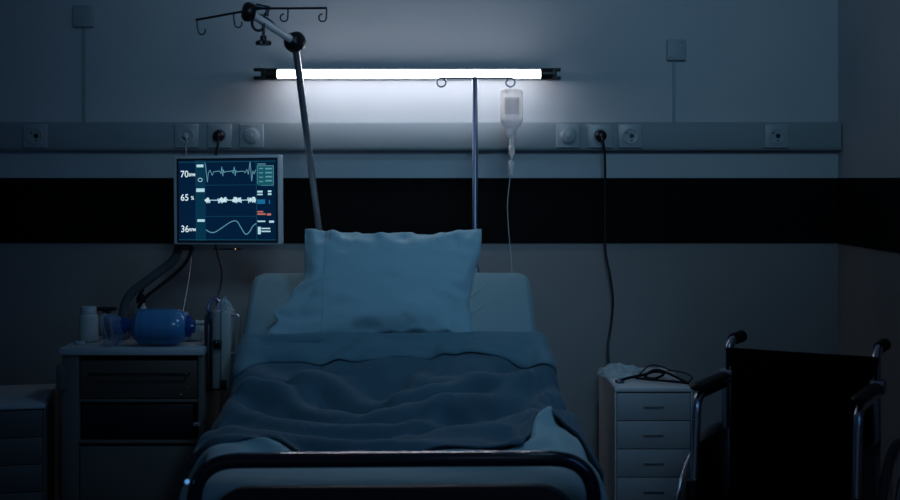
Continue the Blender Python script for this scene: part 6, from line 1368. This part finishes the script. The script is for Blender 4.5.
0,3,4,3,-2,-1,-1,-2,0,-2,-1,0,2,-4,-5,-1,-5,3,3,3,3,8,4,3,1,1,4,-11,9,2,3,3,0,-2,-1,-8,2,0,-3,-4,2,-13,-5,3,0,3,3,-1,-5,-4,-4,-1,3,1,2,5,1,3,-1,-2,-8,0,-2,-3,6,-2,4,-3,4,6,3,6,4,2,-9,12,2,4,-1,-3,-10,0,-4,-2,-3,-2,-4,-6,7,-2,4,-3,-4,-5,-4,
-3,-1,0,1,5,3,1,6,2,-1,-1,2,-5,-3,0,-1,3,0,0,0,1,2,4,4,6,5,-9,13,8,-1,-25,-5,-4,-4,-3,-1,1,3,10,0,-5,-2,-6,-3,-3,-1,0,0,1,0,-1,2,0,3,0,4,-5,1,2,9,-2,-9,-3,4,5,4,-3,-2,1,2,2,5,6,0,23,
], 30, 46, .0003)
NX, NY = 66, 44
G = resample(G, NY, NX)
GB = G[:, ::-1] * np.array([-1, 1, -1])          # the far face mirrors the near one
idx, n_ = {}, 0
Q = []
for side in (0, 1):
    for i in range(NY):
        for j in range(NX):
            if side and (i in (0, NY - 1) or j in (0, NX - 1)):
                idx[side, i, j] = idx[0, i, j]
                continue
            idx[side, i, j] = n_
            Q.append((GB if side else G)[i, j])
            n_ += 1
pf = []
for side in (0, 1):
    for i in range(NY - 1):
        for j in range(NX - 1):
            q_ = (idx[side, i, j], idx[side, i, j + 1], idx[side, i + 1, j + 1], idx[side, i + 1, j])
            pf.append(q_ if side == 0 else q_[::-1])


pv = []
for (x, y, z) in Q:
    x *= .935
    y *= .96
    # lower left of the case flares out where its open end hangs loose
    fl = sstep((-x - .13) / .12) * sstep((.045 - y) / .16)
    nx = x - .085 * fl + .012 * fl * math.sin(y * 90)
    nx -= .035 * sstep((x - .12) / .14) * sstep((.14 - y) / .22)
    nz = z * (1 - .55 * fl)
    s_ = 1 if z > 0 else -1
    wr = .0045 * noise.noise(Vector((x * 9 + y * 6, y * 22 - x * 4, s_ * 4)))
    wr += .0035 * noise.noise(Vector((x * 6, y * 10, 3.3 * s_)))
    wr += fl * .010 * noise.noise(Vector((x * 26 + y * 20, y * 26 - x * 14, 8)))
    crest = .020 * sstep((y - .07) / .09) * (noise.noise(Vector((x * 24, y * 12 + x * 8, 2))) + .6 * abs(noise.noise(Vector((x * 40, y * 22, 7)))))
    wr += .008 * sstep((x - .10) / .12) * noise.noise(Vector((x * 12 - y * 9, y * 34 + x * 12, 5)))
    wr += .009 * sstep((-x - .12) / .08) * noise.noise(Vector((x * 14, y * 34 - x * 16, 6)))
    wr += .005 * noise.noise(Vector((x * 8 + 3, y * 26 + x * 7, 12)))
    seam = -.0045 * math.exp(-((x + .205 + .02 * (.2 - y)) / .0035) ** 2)
    nz += s_ * (wr * min(1, abs(z) / .02) + crest * min(1, abs(z) / .008) + seam)
    pv.append((nx, y, nz))
pc = P(393, 284, 3.76)
pw = thing('pillow', 'pale teal pillow propped upright against the raised head of the bed', 'pillow', pc, (R(60), 0, R(BR)))
pm_ = MB().add(pv, pf).build('pillow_case', M['linen'], pw, local=True, angle=180)
q_ = pm_.modifiers.new('sub', 'SUBSURF')
q_.levels = q_.render_levels = 1
sl = []
for i in range(60):
    y = -.17 + .34 * i / 59
    best, bz = None, -1
    xs = -.198 - .02 * (.2 - y)
    for v_ in pv:
        if v_[2] > 0:
            dd_ = (v_[0] - xs) ** 2 + (v_[1] - y) ** 2
            if best is None or dd_ < best:
                best, bz = dd_, v_[2]
    sl.append((xs, y, bz + .0002))
sl = [Vector((a[0], a[1], sum(sl[k_][2] for k_ in range(max(0, i - 2), min(60, i + 3))) / len(range(max(0, i - 2), min(60, i + 3))))) for i, a in enumerate(sl)]
MB().tube(sl, .0019, 6).build('hem_seam', M['linen'], pw, local=True)

# ------------------------------------------------------------------ wheelchair
W0 = Vector((.8856, -1.138, 0))
wc = thing('wheelchair', 'black folding wheelchair with chrome frame near the right wall', 'wheelchair', W0, (0, 0, R(-28)))
hw = .184
L = dict(local=True)
# back: upholstery sagging a little between the posts
vs, fs = [], []
nb, mb = 17, 12
for i in range(mb):
    z = .46 + (.864 - .46) * i / (mb - 1)
    for j in range(nb):
        u = -1 + 2 * j / (nb - 1)
        vs.append((u * (hw + .008), .012 + .022 * (1 - u * u) - (.010 if abs(u) > .95 else 0), z - .004 * (1 - u * u) * (i == mb - 1)))
fs = [(i * nb + j, i * nb + j + 1, (i + 1) * nb + j + 1, (i + 1) * nb + j) for i in range(mb - 1) for j in range(nb - 1)]
o = MB().add(vs, fs).build('backrest', M['vinyl'], wc, **L)
s_ = o.modifiers.new('solid', 'SOLIDIFY')
s_.thickness = .012
o = MB().box(-hw + .005, hw - .005, -.41, -.02, .470, .500).build('seat', M['vinyl'], wc, bevel=.012, seg=3, **L)
for sx in (-1, 1):
    x = sx * hw
    MB().tube(bend([(x, 0, .14), (x, 0, .70), (x, .008, .864), (x, .040, .881), (x, .060, .881)], .03), .011, 16).build('back_post', M['chair_chrome'], wc, **L)
    MB().tube([(x, .045, .881), (x, .052, .881), (x, .10, .880), (x, .128, .880), (x, .133, .880)], [.013, .0155, .0150, .0165, .010], 16).build('push_grip', M['rubber'], wc, **L)
    xa = sx * (hw + .004)
    pad = MB().tube([(xa, -.275, .800), (xa, -.268, .800), (xa, -.25, .799), (xa, -.06, .795), (xa, -.03, .795), (xa, -.022, .795)], [.009, .016, .019, .019, .017, .010], 16, flat=(1.0, .6)).build('arm_pad', M['pad'], wc, **L)
    MB().tube(bend([(xa, -.02, .774), (xa, -.262, .779), (xa, -.285, .60), (xa, -.300, .50), (xa, -.305, .34)], .04), .0112, 16).build('arm_frame', M['chair_chrome'], wc, **L)
    MB().tube([(xa, -.012, .66), (xa, -.012, .79)], .010, 12).lathe([(.013, -.02), (.019, -.016), (.019, .016), (.013, .02)], (xa, .0, .792), 'X', n=20).build('arm_hinge', M['chair_chrome'], wc, **L)
    MB().prism([(-.285, .44), (-.022, .44), (-.022, .655), (-.10, .665), (-.24, .662), (-.278, .62)], 0, .004, T=Matrix.Translation((xa, 0, 0)) @ Matrix.Rotation(R(90), 4, 'Z')).build('side_panel', M['black'], wc, bevel=.001, **L)
    MB().tube([(x, 0, .462), (x, -.42, .462)], .011, 14).build('seat_rail', M['chair_chrome'], wc, **L)
    MB().tube(bend([(x, 0, .20), (x, -.36, .20), (x, -.42, .25), (x, -.42, .462), (x - sx * .0, -.46, .47), (x - sx * .01, -.56, .20), (x - sx * .01, -.60, .12)], .05), .011, 14).build('lower_frame', M['chair_chrome'], wc, **L)
    MB().box(min(x - sx * .01, x - sx * .15), max(x - sx * .01, x - sx * .15), -.70, -.56, .105, .117).build('foot_plate', M['black'], wc, bevel=.003, **L)
    # drive wheel
    xw, rw, ry = sx * (hw + .045), .33, .02
    Tw = Matrix.Translation((xw, ry, rw))
    wh = MB(Tw).tube([(0, (rw - .012) * math.cos(R(k * 6)), (rw - .012) * math.sin(R(k * 6))) for k in range(60)], .012, 12, closed=True).build('drive_wheel', M['tyre'], wc, **L)
    MB(Tw).tube([(0, (rw - .028) * math.cos(R(k * 6)), (rw - .028) * math.sin(R(k * 6))) for k in range(60)], .007, 10, closed=True).build('wheel_rim', M['chair_chrome'], wh, **L)
    sp = MB(Tw)
    for k in range(28):
        a, b = 2 * PI * k / 28, 2 * PI * k / 28 + (.5 if k % 2 else -.5)
        sp.tube([((.016 if k % 2 else -.016), .025 * math.cos(b), .025 * math.sin(b)), (0, (rw - .028) * math.cos(a), (rw - .028) * math.sin(a))], .0011, 5)
    sp.build('spokes', M['chair_chrome'], wh, **L)
    MB(Tw).lathe([(.008, -.03), (.028, -.02), (.02, -.012), (.02, .012), (.028, .02), (.008, .03)], (0, 0, 0), 'X', n=24).tube([(0, 0, 0), (-sx * .045, -.0, .0)], .009, 10).build('hub', M['chair_chrome'], wh, **L)
    MB(Tw).tube([(sx * .028, (rw - .045) * math.cos(R(k * 6)), (rw - .045) * math.sin(R(k * 6))) for k in range(60)], .0065, 10, closed=True).build('push_rim', M['chair_chrome'], wh, **L)
    # front castor
    Tc = Matrix.Translation((sx * (hw - .0), -.40, .085))
    ca = MB(Tc).lathe([(.060, -.016), (.078, -.014), (.085, -.006), (.085, .006), (.078, .014), (.060, .016)], (0, 0, 0), 'X', n=32).build('castor', M['tyre'], wc, **L)
    MB(Tc).box(-.022, -.017, -.012, .012, -.01, .095).box(.017, .022, -.012, .012, -.01, .095).box(-.022, .022, -.012, .012, .09, .10).lathe([(.009, .10), (.009, .13)], n=12).build('fork', M['chair_chrome'], ca, **L)
    MB().box(xa - .012, xa + .012, -.316, -.290, .50, .585).build('arm_lock', M['black'], wc, bevel=.004, **L)
MB().tube([(-hw, -.18, .20), (hw, -.18, .455)], .010, 12).tube([(hw, -.20, .20), (-hw, -.20, .455)], .010, 12).build('cross_brace', M['darksteel'], wc, **L)

# ------------------------------------------------------------------ light
def lamp(name, kind, loc, target, energy, col, **kw):
    l = bpy.data.lights.new(name, kind)
    l.energy = energy
    l.color = col
    for k_, v_ in kw.items():
        setattr(l, k_, v_)
    o = bpy.data.objects.new(name, l)
    COL.objects.link(o)
    o.location = loc
    o.rotation_euler = (Vector(target) - Vector(loc)).to_track_quat('-Z', 'Y').to_euler()
    return o


# unseen spot over the foot of the bed, added to light bed and pillow
SP = Vector((.45, -1.70, 2.70))
sp_t = thing('ceiling_spotlight', 'recessed ceiling spotlight above the foot of the bed', 'ceiling lamp', SP)
MB(Matrix.Translation(SP)).lathe([(.085, .05), (.085, .0), (.075, -.004), (.070, .0), (.068, .045)], n=32).build('housing', M['winframe'], sp_t)
lamp('spot_lamp', 'SPOT', SP + Vector((0, 0, -.03)), (-.10, -.62, .85), 32, (.33, .66, 1.0), spot_size=R(58), spot_blend=.9, shadow_soft_size=.12)
SW = Vector((.35, -3.9, 2.70))  # unseen lamp, added to wash the upper wall with blue light
sw_t = thing('ceiling_spotlight', 'recessed ceiling spotlight nearest the front of the room, aimed at the wall', 'ceiling lamp', SW)
MB(Matrix.Translation(SW)).lathe([(.085, .05), (.085, .0), (.075, -.004), (.070, .0), (.068, .045)], n=32).build('housing', M['winframe'], sw_t)
lamp('wall_lamp', 'SPOT', SW + Vector((0, 0, -.03)), (.20, 0, 1.95), 140, (.38, .70, .95), spot_size=R(54), spot_blend=1.0, shadow_soft_size=.4)
lamp('window_light', 'AREA', (XR + .3, (WY0 + WY1) / 2, 1.7), (0, -1.9, .9), 8.0, (.12, .40, 1.0), shape='RECTANGLE', size=1.2, size_y=1.3)  # added area light for blue glints on wheelchair and rail

wd = bpy.data.worlds.new('night')
S.world = wd
wd.use_nodes = True
wd.node_tree.nodes['Background'].inputs[0].default_value = (.023, .032, .041, 1)
wd.node_tree.nodes['Background'].inputs[1].default_value = 1.0

# ------------------------------------------------------------------ camera
cd = bpy.data.cameras.new('camera')
co = bpy.data.objects.new('camera', cd)
COL.objects.link(co)
co.location = CAM
co.rotation_euler = (PI / 2, 0, 0)
cd.lens = 50
cd.sensor_width = 36
cd.shift_y = -70 / 900
cd.clip_start = .05
cd.dof.use_dof = True
cd.dof.focus_distance = 3.95
cd.dof.aperture_fstop = 3.2
S.camera = co
vs_ = S.view_settings
S.display_settings.display_device = 'sRGB'
vs_.view_transform = 'Standard'
vs_.look = 'None'
vs_.exposure = 0
vs_.gamma = 1
vs_.use_curve_mapping = False
try:
    S.cycles.use_denoising = True
    S.cycles.max_bounces = 8
    S.cycles.transparent_max_bounces = 16
except Exception:
    pass
